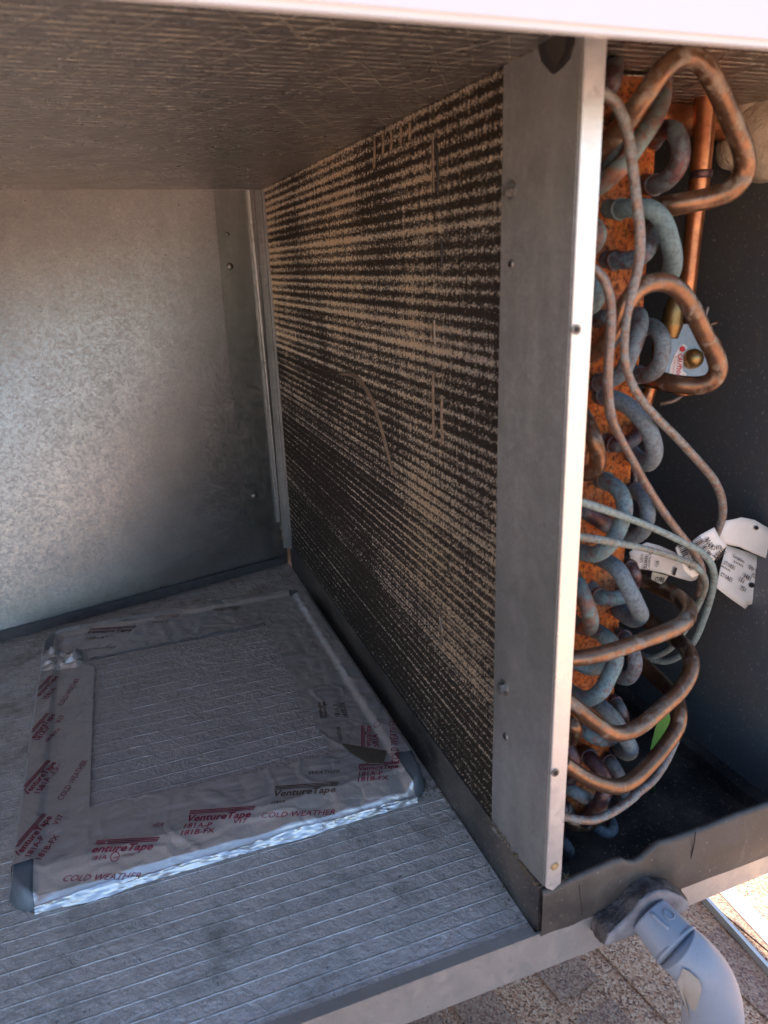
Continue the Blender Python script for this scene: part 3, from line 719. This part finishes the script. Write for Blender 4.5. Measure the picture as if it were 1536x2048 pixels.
bend([(1158, 820, .57), (1172, 842, .545), (1186, 876, .53), (1196, 912, .53), (1190, 938, .54), (1170, 946, .56), (1150, 936, yt)], 34, 'cu_loop')
bend([(1195, 958, yt), (1216, 964, .56), (1240, 984, .54), (1249, 1016, .53), (1240, 1052, .53), (1220, 1088, .53), (1192, 1108, .54), (1162, 1104, .56), (1142, 1092, yt)], 33, 'cu_teal', (.1,))
bend([(1256, 978, yt), (1276, 984, .565), (1292, 1006, .545), (1295, 1036, .54), (1284, 1064, .55), (1262, 1076, .565), (1240, 1072, yt)], 30, 'cu_slate', (.14,))
bend([(1150, 1010, .58), (1178, 1026, .568), (1208, 1046, .57), (1230, 1058, yt)], 34, 'cu_purple')
bend([(1188, 1112, yt), (1208, 1120, .56), (1234, 1138, .535), (1252, 1168, .525), (1272, 1208, .52), (1280, 1230, .53), (1266, 1238, .55), (1246, 1226, .57), (1232, 1216, yt)], 34, 'cu_slate')
bend([(1250, 1126, yt), (1262, 1134, .575), (1270, 1152, .57), (1266, 1172, yt)], 26, 'cu_purple', (.3,))
bend([(1176, 1170, yt), (1196, 1190, .57), (1218, 1198, .555), (1246, 1192, .56), (1262, 1180, yt)], 31, 'cu_teal', (.3,))
bend([(1140, 1150, yt), (1154, 1166, .55), (1168, 1196, .53), (1180, 1232, .525), (1178, 1254, .54), (1160, 1252, .56), (1140, 1240, yt)], 33, 'cu_pink', (.06,))
bend([(1184, 1258, yt), (1206, 1270, .56), (1226, 1292, .545), (1230, 1322, .54), (1218, 1352, .535), (1200, 1384, .53), (1172, 1398, .54), (1146, 1388, .56), (1128, 1372, yt)], 33, 'cu_teal')
bend([(1232, 1266, yt), (1250, 1276, .565), (1266, 1304, .545), (1270, 1334, .54), (1256, 1356, .55), (1236, 1352, .57), (1226, 1340, yt)], 28, 'cu_slate', (.15,))
bend([(1130, 1300, yt), (1150, 1322, .57), (1180, 1336, .565), (1206, 1330, yt)], 30, 'cu_teal')
bend([(1186, 1400, yt), (1204, 1414, .56), (1228, 1438, .545), (1248, 1470, .535), (1262, 1498, .535), (1252, 1506, .55), (1234, 1494, yt)], 30, 'cu_slate')
bend([(1220, 1394, yt), (1234, 1406, .57), (1246, 1428, .56), (1248, 1452, yt)], 22, 'cu_purple', (.3,))
bend([(1160, 1446, .585), (1176, 1468, .565), (1204, 1480, .56), (1232, 1478, yt)], 26, 'cu_teal')
bend([(1126, 1440, .57), (1142, 1448, .55), (1150, 1462, .55), (1142, 1476, .56), (1124, 1480, .57)], 32, 'cu_loop')
bend([(1164, 1500, yt), (1178, 1514, .56), (1196, 1536, .545), (1210, 1566, .535), (1206, 1592, .53), (1190, 1620, .535), (1168, 1640, .55)], 31, 'cu_purple', (.17,))
bend([(1206, 1512, yt), (1222, 1526, .57), (1238, 1552, .56), (1248, 1584, .56), (1244, 1610, .57)], 27, 'cu_purple', (.2,))
bend([(1118, 1490, .57), (1138, 1502, .56), (1146, 1526, .555), (1140, 1556, .56), (1122, 1574, .57)], 31, 'cu_purple', (.2,))
bend([(1128, 1570, .57), (1146, 1582, .552), (1168, 1594, .548), (1186, 1604, .56)], 26, 'cu_slate')
bend([(1120, 1622, .58), (1140, 1640, .56), (1162, 1650, .555), (1186, 1640, .56), (1206, 1616, .57)], 30, 'cu_loop')
bend([(1180, 1646, .58), (1200, 1660, .56), (1216, 1668, .555), (1226, 1658, .56), (1222, 1642, .58)], 21, 'cu_slate')
bend([(1114, 1620, .575), (1130, 1618, .56), (1140, 1630, .565), (1138, 1650, .58)], 26, 'cu_purple', (.4,))
bend([(1118, 1672, .585), (1130, 1688, .565), (1138, 1702, .56), (1130, 1712, .57), (1118, 1710, .58)], 22, 'cu_slate')
bend([(1212, 208, .6), (1250, 235, .6), (1232, 320, yt)], 26, 'cu_purple')

# big header loops
def loop(pts, d, mat='cu_loop', **k): return bend(pts, d, mat, (), 'crossover_loop', wob=.012, n=10, **k)
loop([(1170, 330, .56), (1202, 297, .545), (1251, 244, .52), (1288, 193, .505), (1322, 145, .50), (1352, 118, .50), (1384, 114, .50), (1413, 138, .50), (1435, 178, .505), (1462, 240, .51), (1486, 300, .52), (1488, 345, .525), (1462, 380, .53), (1420, 396, .54), (1368, 406, .55), (1322, 416, .565), (1290, 424, yt)], 42)
loop([(1160, 716, .55), (1190, 702, .53), (1216, 676, .515), (1238, 634, .505), (1258, 598, .50), (1284, 573, .50), (1320, 564, .50), (1354, 577, .50), (1382, 614, .505), (1408, 668, .51), (1430, 710, .515), (1436, 740, .52), (1422, 763, .525), (1392, 771, .535), (1350, 768, .55), (1315, 760, .57), (1285, 752, yt)], 37)
loop([(1262, 1140, .66), (1290, 1160, .64), (1327, 1179, .61), (1358, 1196, .58), (1376, 1216, .55), (1372, 1240, .53), (1345, 1258, .52), (1290, 1279, .51), (1230, 1300, .505), (1180, 1313, .505), (1140, 1318, .51)], 33)
loop([(1270, 1222, .66), (1299, 1243, .64), (1338, 1268, .61), (1366, 1290, .57), (1381, 1316, .54), (1379, 1348, .525), (1358, 1383, .515), (1330, 1410, .51), (1296, 1440, .50), (1262, 1462, .50), (1226, 1466, .50), (1194, 1448, .50), (1160, 1420, .505), (1130, 1396, .51)], 32)
loop([(1262, 1305, .66), (1290, 1334, .64), (1322, 1364, .61), (1346, 1390, .57), (1358, 1420, .54), (1354, 1454, .53), (1332, 1490, .52), (1300, 1528, .51), (1266, 1560, .505), (1234, 1573, .50), (1196, 1566, .50), (1160, 1548, .505), (1126, 1524, .51)], 31)
loop([(1352, 1478, .56), (1330, 1525, .545), (1304, 1562, .53), (1280, 1582, .52), (1258, 1602, .515), (1218, 1628, .51), (1178, 1641, .51), (1120, 1632, .515)], 17, 'cu_feed')
# feeder tubes
def feed(pts, d, mat, **k): return bend(pts, d, mat, (), 'feeder_tube', n=8, seg=14, **k)
feed([(1185, 180, .50), (1209, 188, .50), (1235, 212, .50), (1253, 258, .498), (1264, 325, .496), (1272, 394, .495), (1279, 454, .495), (1279, 510, .495), (1270, 560, .495), (1258, 610, .495), (1250, 665, .496), (1250, 720, .498), (1263, 765, .50), (1285, 802, .505), (1318, 840, .515), (1356, 878, .53), (1396, 922, .545), (1426, 958, .56), (1443, 996, .57), (1444, 1034, .58), (1432, 1068, .59)], 20, 'cu_feed', ds=[23] * 4 + [21] * 5 + [17] * 12)
feed([(1170, 530, .505), (1188, 538, .50), (1209, 562, .497), (1221, 606, .496), (1221, 663, .496), (1217, 720, .496), (1216, 780, .497), (1223, 836, .50), (1242, 878, .505), (1262, 914, .51), (1288, 962, .52), (1316, 1007, .53), (1346, 1050, .54), (1376, 1088, .55), (1396, 1118, .56), (1404, 1150, .57), (1398, 1190, .59)], 20, 'cu_feed', ds=[20] * 8 + [16] * 9)
feed([(1120, 990, .50), (1157, 1002, .50), (1200, 1016, .505), (1256, 1036, .515), (1313, 1059, .53), (1366, 1084, .545), (1402, 1104, .555), (1424, 1132, .565), (1427, 1168, .58), (1413, 1222, .60), (1390, 1278, .62), (1364, 1308, .64), (1333, 1322, .66), (1300, 1318, .68)], 16, 'cu_verdi', ds=[17] * 3 + [14] * 11)
feed([(1120, 1068, .50), (1157, 1073, .50), (1214, 1082, .508), (1284, 1096, .52), (1350, 1115, .54), (1390, 1132, .55), (1409, 1156, .565), (1408, 1182, .58), (1390, 1222, .60), (1368, 1262, .62), (1338, 1298, .64), (1300, 1314, .66), (1268, 1302, .68)], 15, 'cu_verdi', ds=[16] * 3 + [13] * 10)
feed([(1380, 752, .68), (1372, 780, .68), (1350, 800, .68), (1320, 808, .69)], 9, 'cu_feed')
feed([(1262, 930, .60), (1270, 960, .60), (1268, 985, .60)], 12, 'cu_purple')

# suction header, joints and valve in the pocket behind the loops
hdr, _, _ = tube('suction_pipe', [(1418, 150, .66), (1412, 200, .66), (1400, 350, .66), (1386, 470, .66), (1370, 620, .66)], 40, M['cu_bright'], coil, seg=24, ds=[46, 44, 40, 34, 34])
p = aY(1401, 349, .66); ring('brazed_joint', p, Vector((0, 0, 1)), .0105, .008, M['cu_purple'], hdr, lip=1.1)
tube('suction_pipe', [(1290, 232, .70), (1340, 238, .70), (1420, 246, .70), (1520, 258, .70)], 58, M['cu_bright'], coil, seg=20)
tube('suction_pipe', [(1380, 168, .72), (1440, 178, .72), (1515, 186, .72)], 40, M['cu_bright'], coil, seg=20)
vb, _, _ = tube('valve_body', [(1352, 596, .66), (1348, 618, .66), (1344, 650, .66), (1340, 676, .66)], 40, M['brass'], coil, seg=20, ds=[26, 38, 42, 30])
tube('capillary_wire', [(1396, 640, .62), (1410, 632, .62), (1416, 614, .62)], 6, M['cu_feed'], coil, seg=8)
tube('capillary_wire', [(1394, 656, .62), (1412, 652, .62), (1434, 645, .62)], 7, M['cu_loop'], coil, seg=8)
tube('suction_pipe', [(1310, 740, .70), (1300, 780, .70), (1288, 815, .70)], 26, M['cu_bright'], coil, seg=16)
# diaphragm head with caution label
c = aY(1374, 716, .66); ax = (EYE + Vector((.45, 0, .1)) - c).normalized(); q = ax.to_track_quat('Z', 'Y')
RD = .040
hd = thing('valve_diaphragm_head', 'round metal valve head with red and white caution label behind the second copper loop', 'valve head')
bm = bmesh.new(); MX = Matrix.Translation(c) @ q.to_matrix().to_4x4()
bmesh.ops.create_cone(bm, cap_ends=True, segments=40, radius1=RD * .96, radius2=RD * .93, depth=.006, matrix=MX); bobj('disc', bm, simple('brushed_disc', (.40, .38, .34), .35, .8, .3, 60), hd)
ring('rim', c, ax, RD * .95, .009, M['cu_bright'], hd, 40, 1.06)
bm = bmesh.new(); bmesh.ops.create_uvsphere(bm, u_segments=16, v_segments=10, radius=.011, matrix=MX @ Matrix.Translation((.004, -.002, .006))); bobj('centre_boss', bm, M['brass'], hd, True)
def fit_disc(px, py, off=.0034):       # point of the photo on the face of the disc
    r = ray(px, py); t = (c + ax * off - EYE).dot(ax) / r.dot(ax); return EYE + r * t
LBp = [(1372, 690), (1366, 688), (1358, 694), (1348, 712), (1341, 732), (1338, 748), (1372, 756), (1374, 748), (1366, 742), (1364, 734), (1368, 722), (1376, 706), (1377, 696)]
P = [fit_disc(*p) for p in LBp]
lb_ = mobj('caution_label', P + [p - ax * .0006 for p in P], [tuple(range(len(P)))], M['paper'], hd)
def free_text(body, a, b, fit, mat, par, h=1.0, bold=.01, name='printed_lettering', flip=1, off=.0):
    V, Fc = text_mesh(body, 1, bold); w_ = max(v.x for v in V); A, B = fit(*a), fit(*b); ex = B - A; s = ex.length / w_; ex.normalize()
    nr = (fit(a[0] + 5, a[1]) - A).cross(fit(a[0], a[1] - 5) - A).normalized()
    ey = nr.cross(ex).normalized()
    return mobj(name, [A + ex * v.x * s + ey * v.y * s * h + nr * .0005 for v in V], Fc, mat, par)
ft = lambda x, y: fit_disc(x, y, .0042)
free_text('CAUTION', (1357, 706), (1351, 756), ft, M['print_red'], lb_, 1.2, .02)
free_text('BE CAREFUL NOT TO', (1350, 712), (1343, 750), ft, M['print_red'], lb_, 1.3, .0)
bm = bmesh.new(); bmesh.ops.create_cone(bm, cap_ends=True, segments=6, radius1=.0035, radius2=.0035, depth=.0004, matrix=Matrix.Translation(ft(1365, 698)) @ q.to_matrix().to_4x4()); bobj('printed_mark', bm, M['print_red'], lb_)

# spray foam sealing the pipes at the side wall
bm = bmesh.new()
for px, py, Y, r in ((1520, 215, .70, .045), (1530, 270, .69, .048), (1515, 165, .72, .034), (1470, 300, .70, .022), (1500, 305, .69, .026)):
    p = aX(px, py, .372) if px > 1500 else aY(px, py, Y); bmesh.ops.create_icosphere(bm, subdivisions=4, radius=r, matrix=Matrix.Translation(p) @ Matrix.Diagonal((.8, 1, 1, 1)))
for v in bm.verts: v.co += v.co.normalized() * .007 * noise.noise(v.co * 38)
fm = bobj('spray_foam', bm, M['foam'], None, True); tag(fm, 'tan blob of hardened spray foam around pipes at the top right wall', 'foam sealant')

# ------------------------------------------------------------------ drain pan
pan = thing('drain_pan', 'black plastic condensate drain pan under the coil with cracked front wall', 'drain pan')
PX1 = .372; PF_ = .489
bm = bmesh.new(); box(bm, -.001, .003, PF_, 1.545, -.02, .062); bobj('side_wall', bm, M['pan'], pan)
boxo('bottom', (.003, PX1, PF_ + .004, 1.545, -.022, -.018), M['pan'], pan)
boxo('inner_ledge', (.352, PX1 - .001, PF_ + .012, 1.545, -.018, .002), M['pan'], pan)
boxo('inner_gutter', (.003, .012, PF_ + .01, 1.545, -.018, .050), M['pan'], pan)
# front wall with its dipped rim
prof = [(0, .060), (.012, .058), (.016, .060), (.05, .0635), (.085, .066), (.094, .0655), (.101, .060), (.110, .056), (.120, .058), (.130, .064), (.140, .070), (.160, .070), (.19, .070), (.25, .072), (.30, .072), (.36, .074), (.44, .074)]
V = []; Fc = []
def bulge(x, z): return -.006 * sm((x - .13) / .03) * sm(1 - abs(z - .03) / .06) - .003
cols = []
xs = np.interp(np.linspace(0, 1, 90), np.linspace(0, 1, len(prof)), [p[0] for p in prof]); 
for x in xs:
    zt = float(np.interp(x, [p[0] for p in prof], [p[1] for p in prof])); zbt = -.02 + (.02 + .0 * x)
    crack = -.0 
    for z, yo in ((-.012, PF_ - .0018), (.012, PF_ - .003 + bulge(x, .012)), (.035, PF_ - .003 + bulge(x, .035)), (zt - .006, PF_ - .003 + bulge(x, zt)), (zt, PF_ - .0015 + bulge(x, zt)), (zt, PF_ + .003 + bulge(x, zt)), (zt - .01, PF_ + .005 + bulge(x, zt)), (-.018, PF_ + .006)):
        V.append((x, yo + .0006 * noise.noise(Vector((x * 40, 0, z * 40))), z))
for i in range(len(xs) - 1):
    for k in range(7): a = i * 8 + k; Fc.append((a, a + 8, a + 9, a + 1))
mobj('front_wall', V, Fc, M['pan_front'], pan, True)
def seam(pts, w_, Y):
    P = [aY(px, py, Y) for px, py in pts]; path = catmull(P, 5); V, Fc = sweep(path, [w_] * len(path), 6)
    return mobj('wall_crack', V, Fc, M['rubber'], pan)
seam([(1391, 1664), (1388, 1690), (1380, 1722), (1376, 1744)], .0007, PF_ - .0105)
seam([(1158, 1770), (1160, 1790), (1163, 1815), (1164, 1830)], .0006, PF_ - .0058)

# ------------------------------------------------------------------ drain fitting: mastic collar, socket and elbow
dr = thing('drain_pipe_elbow', 'blue grey plastic drain elbow with tan patch stuck into the pan outlet', 'drain pipe')
pvc = NB('blue_grey_pvc'); X, Y, Z = pvc.sep()
sct = pvc.ramp(pvc.noise(18, 5, .65), [(.5, 0.), (.72, .35)]); colp = pvc.mix(sct, (.28, .33, .41), (.20, .22, .27))
colp = pvc.mix(pvc.ramp(pvc.noise(160, 4, .7), [(.66, 0.), (.74, .5)]), colp, (.08, .07, .07))
M['pvc'] = pvc.out(colp, .42, 0, pvc.bump(pvc.noise(90, 4), .12, .0008))
S0 = aY(1286, 1814, .478); S1 = aY(1299, 1830, .458); S2 = aY(1354, 1893, .425)
E = [S2, aY(1385, 1922, .413), aY(1412, 1962, .404), aY(1424, 2012, .40), aY(1424, 2070, .398), aY(1418, 2140, .396), aY(1400, 2400, .39)]
path = catmull([S1, (S1 + S2) / 2, S2 + (S2 - S1) * .02], 8)
V, Fc = sweep(path, [.0222 + .0030 * i / (len(path) - 1) for i in range(len(path))], 36); mobj('socket', V, Fc, M['pvc'], dr, True)
path = catmull(E, 8); V, Fc = sweep(path, [.0252 + .0045 * sm(i / 30) for i in range(len(path))], 36); mobj('elbow', V, Fc, M['pvc'], dr, True)
ax = (S2 - S1).normalized()
path = catmull([S2 - ax * .002, S2, S2 + ax * .0016], 3); 
ring('socket_shoulder', S2 - ax * .001, ax, .0250, .004, M['pvc'], dr, 36, 1.012)
path = catmull([S0, (S0 + S1) / 2, S1 + ax * .004], 6); V, Fc = sweep(path, [.0205] * len(path), 30); mobj('threaded_nipple', V, Fc, M['putty'], dr, True)
# moulded rib and round gate mark on the socket
def on_sock(px, py):
    r = ray(px, py); best = None
    for t in np.linspace(.4, 1.2, 1600):
        p = EYE + r * t; dd = (p - S1) - ax * (p - S1).dot(ax)
        if dd.length < .0240: return p
    return EYE + r * .75
V, Fc = sweep([on_sock(1301 + 4.6 * i * 1.6, 1826 + 5.9 * i * 1.1) for i in range(6)], [.0018] * 6, 8); mobj('moulded_rib', V, Fc, M['pvc'], dr, True)
g = on_sock(1338, 1828); nr = ((g - S1) - ax * (g - S1).dot(ax)).normalized(); ring('gate_mark', g, nr, .0050, .0012, M['pvc'], dr, 24, 1.15)
# tan patch wrapped on the elbow
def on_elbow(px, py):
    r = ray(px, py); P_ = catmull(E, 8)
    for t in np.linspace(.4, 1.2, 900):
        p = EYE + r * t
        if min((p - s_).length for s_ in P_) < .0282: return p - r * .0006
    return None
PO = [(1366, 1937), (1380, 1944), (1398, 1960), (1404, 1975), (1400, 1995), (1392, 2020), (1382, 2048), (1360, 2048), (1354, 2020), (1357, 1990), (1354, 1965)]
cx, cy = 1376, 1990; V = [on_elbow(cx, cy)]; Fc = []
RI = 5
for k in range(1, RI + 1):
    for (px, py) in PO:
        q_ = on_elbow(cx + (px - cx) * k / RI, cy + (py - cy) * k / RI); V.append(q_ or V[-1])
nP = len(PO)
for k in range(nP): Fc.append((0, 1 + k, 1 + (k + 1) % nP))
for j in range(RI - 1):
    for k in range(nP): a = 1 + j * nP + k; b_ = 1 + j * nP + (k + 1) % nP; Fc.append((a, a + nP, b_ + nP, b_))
mobj('tan_patch', V, Fc, simple('tan_patch_colour', (.42, .38, .36), .6, 0, .3, 35, c2=(.33, .32, .26)), dr, True)
# boss of mastic around the outlet: two rounded wings
BK_ = [(1181, 1860), (1188, 1828), (1206, 1820), (1223, 1806), (1244, 1785), (1265, 1761), (1286, 1752), (1314, 1754), (1344, 1765), (1362, 1780), (1368, 1800), (1355, 1812), (1300, 1835), (1250, 1850), (1215, 1866)]
FR_ = [(1209, 1891), (1216, 1869), (1244, 1844), (1265, 1823), (1279, 1802), (1297, 1788), (1314, 1780), (1335, 1781), (1363, 1792), (1379, 1806), (1377, 1816), (1363, 1824), (1300, 1852), (1265, 1870), (1244, 1877)]
A_ = [aY(x, y, .484) for x, y in BK_]; B_ = [aY(x, y, .458) for x, y in FR_]; n = len(A_); V = []; Fc = []; J = 7; n2 = n * 4
def dens(L): return [L[k].lerp(L[(k + 1) % n], q_ / 4) for k in range(n) for q_ in range(4)]
A_, B_ = dens(A_), dens(B_)
for j in range(J):
    for k in range(n2):
        p = A_[k].lerp(B_[k], j / (J - 1)); a_ = .0035 if j < J - 1 else .0006
        V.append(p + Vector((.4, 1, 1)) * a_ * (noise.noise(p * 70) + .6 * noise.noise(p * 190)))
for j in range(J - 1):
    for k in range(n2): Fc.append((j * n2 + k, j * n2 + (k + 1) % n2, (j + 1) * n2 + (k + 1) % n2, (j + 1) * n2 + k))
mobj('tar_sealant', V, Fc, M['tar'], dr, True)
cen = sum(B_, Vector()) / n2; V = []; Fc = []
for l, dy in ((0, .001), (.02, -.0012), (.06, -.002), (.3, -.0022), (.7, -.0022)): V += [p.lerp(cen, l) + Vector((0, dy, 0)) for p in B_]
for j in range(4):
    for k in range(n2): Fc.append((j * n2 + k, j * n2 + (k + 1) % n2, (j + 1) * n2 + (k + 1) % n2, (j + 1) * n2 + k))
mobj('outlet_boss', V, Fc, M['boss'], dr, True)

# ------------------------------------------------------------------ paper tags
def sheet(name, pts, mat, parent=None, th=.0005, sub=0):
    P = [aY(*p) for p in pts]; bm = bmesh.new(); n = len(P); c_ = sum(P, Vector()) / n
    v = [bm.verts.new(p) for p in P]; cc = bm.verts.new(c_)
    for k in range(n): bm.faces.new([v[k], v[(k + 1) % n], cc])
    bmesh.ops.subdivide_edges(bm, edges=bm.edges[:], cuts=2, use_grid_fill=True)
    for q_ in bm.verts: q_.co += Vector((0, 1, 0)) * .0012 * noise.noise(q_.co * 60)
    o = bobj(name, bm, mat, parent, True); s_ = o.modifiers.new('thickness', 'SOLIDIFY'); s_.thickness = th
    return o
def s3(px, py): return (1100 + px / 3.523, 900 + py / 3.523)
def plane_fit(a, b, c_):
    A, B, C_ = aY(*a), aY(*b), aY(*c_); nr = (B - A).cross(C_ - A).normalized()
    if nr.dot(EYE - A) < 0: nr = -nr
    def f(px, py):
        r = ray(px, py); t = (A + nr * .0022 - EYE).dot(nr) / r.dot(nr); return EYE + r * t
    return f
tg = thing('stock_tag', 'large white stock tag printed STORES and Qty On Hand hanging from a feeder tube', 'paper tag')
def z3(L, Y): return [(*s3(x, y), (Y(x, y) if callable(Y) else Y)) for x, y in L]
yA = lambda x, y: .60 + (x - 1170) * .00006
lower = z3([(1245, 672), (1205, 800), (1168, 968), (1260, 1040), (1372, 1118), (1400, 1090), (1440, 1082), (1480, 1040), (1536, 985), (1600, 900), (1640, 830), (1400, 720)], yA)
sheet('tag_lower_leaf', lower, M['paper'], tg)
upper = z3([(1170, 600), (1195, 540), (1235, 498), (1350, 474), (1440, 492), (1536, 548), (1620, 640), (1660, 800), (1560, 780), (1440, 730), (1330, 682), (1245, 664), (1205, 655)], lambda x, y: .590 + (x - 1170) * .00004 - .00003 * (700 - y))
sheet('tag_upper_leaf', upper, M['paper'], tg)
fp = plane_fit((*s3(1245, 672), yA(1245, 0)), (*s3(1168, 968), yA(1168, 0)), (*s3(1640, 830), yA(1640, 0)))
for t, a, b, h in (('Location', (1285, 752), (1362, 798), 1.3), ('Qty On Hand', (1393, 828), (1517, 905), 1.3), ('STORES', (1217, 802), (1297, 846), 1.3), ('152', (1412, 888), (1446, 905), 1.3), ('3481', (1355, 896), (1405, 924), 1.3), ('STORES', (1195, 885), (1278, 932), 1.3), ('153', (1322, 920), (1360, 942), 1.3), ('750', (1334, 985), (1375, 1003), 1.3), ('......', (1290, 788), (1356, 824), 1.5), ('......', (1200, 818), (1266, 858), 1.5)):
    free_text(t, s3(*a), s3(*b), fp, M['print_black'], tg, h * .62, .012)
def dot(px, py, r, f, par):
    P = []; 
    for k in range(14): a = 2 * math.pi * k / 14; P.append(f(*s3(px + r * math.cos(a), py + r * .9 * math.sin(a))))
    mobj('punched_hole', P, [tuple(range(14))], M['rubber'], par)
dot(1422, 953, 20, fp, tg)
fu = plane_fit((*s3(1245, 664), .590 - .00003 * 36), (*s3(1440, 492), .590 + 270 * .00004 - .00003 * 208), (*s3(1620, 640), .590 + 450 * .00004 - .0018)); dot(1455, 549, 17, fu, tg)
tb = thing('barcode_tag', 'curled white barcode label wrapped round the feeder tube beside the stock tag', 'paper tag')
bl = z3([(1055, 598), (1158, 545), (1190, 610), (1246, 672), (1190, 735), (1120, 830), (1095, 780), (1040, 700), (1000, 640)], .568)
sheet('label', bl, M['paper'], tb)
fb_ = plane_fit(bl[0], bl[3], bl[5])
free_text('8069', s3(1082, 640), s3(1125, 705), fb_, M['print_black'], tb, 1.3, .02); free_text('52458', s3(1128, 706), s3(1205, 700), fb_, M['print_black'], tb, 1.2, .01)
def bars(f, a, b, ln, parent, n=13):
    A, B = Vector((*a, 0)), Vector((*b, 0)); e = (B - A); L = e.length; e.normalize(); pn = Vector((-e.y, e.x, 0)); V = []; Fc = []; x = 0
    while x < L:
        w_ = random.choice((4, 4, 7, 10)); c4 = [A + e * x, A + e * (x + w_), A + e * (x + w_) + pn * ln, A + e * x + pn * ln]; s_ = len(V)
        V += [f(*s3(q_.x, q_.y)) for q_ in c4]; Fc.append((s_, s_ + 1, s_ + 2, s_ + 3)); x += w_ + random.choice((5, 6, 9))
    mobj('barcode', V, Fc, M['print_black'], parent)
bars(fb_, (1012, 640), (1090, 760), -58, tb); bars(fb_, (1150, 745), (1215, 690), 44, tb)
tc = thing('wrapped_barcode_tag', 'crumpled white label with lettering stuck between teal tubes', 'paper tag')
cl = z3([(556, 722), (600, 690), (680, 650), (770, 672), (880, 722), (902, 760), (980, 800), (1052, 880), (1025, 915), (990, 925), (900, 900), (800, 868), (700, 846), (640, 838), (590, 836)], .60)
sheet('label', cl, M['paper'], tc); fc_ = plane_fit(cl[0], cl[3], cl[9])
free_text('KILLIAN', s3(675, 850), s3(690, 745), fc_, M['print_black'], tc, 1.2, .02); free_text('Columbia, SC', s3(700, 846), s3(712, 715), fc_, M['print_black'], tc, 1.2, .01)
free_text('Line', s3(652, 790), s3(656, 735), fc_, M['print_black'], tc, 1.2, .01); free_text('CLB', s3(760, 825), s3(768, 778), fc_, M['print_black'], tc, 1.3, .01); free_text('1', s3(815, 880), s3(880, 884), fc_, M['print_black'], tc, .3, .0)
c2 = z3([(905, 660), (960, 660), (1010, 740), (1060, 830), (1065, 870), (1000, 900), (940, 850), (880, 690)], .562)
sheet('barcode_flap', c2, M['paper'], tc); f2_ = plane_fit(c2[0], c2[3], c2[5]); bars(f2_, (895, 668), (985, 850), -44, tc); free_text('80988', s3(955, 690), s3(1012, 790), f2_, M['print_black'], tc, 1.2, .02)
td = thing('lower_label', 'small cream label reading CUBE below the crumpled tag', 'paper tag')
dl = z3([(722, 855), (830, 885), (812, 915), (785, 950), (750, 930), (712, 912)], .61); sheet('label', dl, simple('cream_paper', (.70, .62, .48), .7, 0, .1, 30), td)
free_text('CUBE', s3(730, 922), s3(800, 928), plane_fit(dl[0], dl[1], dl[3]), M['print_black'], td, 1.2, .02)

# ------------------------------------------------------------------ leaf and grit
def s4(px, py): return (1080 + px / 3.368, 1250 + py / 3.368)
A_ = [aY(*s4(x, y), .60) for x, y in ((862, 560), (880, 640), (878, 700), (815, 800), (790, 1010), (765, 1138))]
B_ = [aY(*s4(x, y), .606) for x, y in ((850, 560), (800, 640), (775, 700), (745, 830), (752, 1010), (763, 1138))]
C_ = [a.lerp(b, .45) + Vector((.0, .004, -.001)) for a, b in zip(A_, B_)]
V = []; Fc = []
for a, c3, b in zip(A_, C_, B_): V += [a, c3, b]
for i in range(5):
    for k in range(2): q_ = i * 3 + k; Fc.append((q_, q_ + 1, q_ + 4, q_ + 3))
lf = mobj('leaf_blade', V, Fc, M['leaf'], None, True); s_ = lf.modifiers.new('thickness', 'SOLIDIFY'); s_.thickness = .0005
tag(lf, 'narrow green leaf blade standing in the drain pan behind the copper loops', 'leaf')
def scatter(name, fn, n, r0, r1, mat):
    bm = bmesh.new()
    for _ in range(n):
        p = fn(); r = random.uniform(r0, r1)
        bmesh.ops.create_icosphere(bm, subdivisions=0 if r < .001 else 1, radius=r, matrix=Matrix.Translation(p) @ Matrix.Rotation(random.uniform(0, 6), 4, Vector((random.random(), random.random(), 1)).normalized()) @ Matrix.Diagonal((1, random.uniform(.4, .9), .5, 1)))
    o = bobj(name, bm, mat); o['kind'] = 'stuff'; o['label'] = 'tan grit and dust crumbs along the drain pan and cabinet floor'; o['category'] = 'grit'; return o
def g1():
    k = random.random()
    if k < .35: t = random.random(); return Vector((random.gauss(-.0025, .0012), .49 + .10 * t, .063 + random.gauss(0, .0015)))
    if k < .5: return Vector((random.gauss(.024, .006), random.gauss(.492, .004), .061))
    if k < .75: t = random.random(); return Vector((random.gauss(-.008, .004), .50 + 1.0 * t, .0012))
    return Vector((random.gauss(-.02, .012), random.gauss(.735, .012), .0012))
scatter('floor_grit', g1, 520, .0005, .0016, M['grit'])
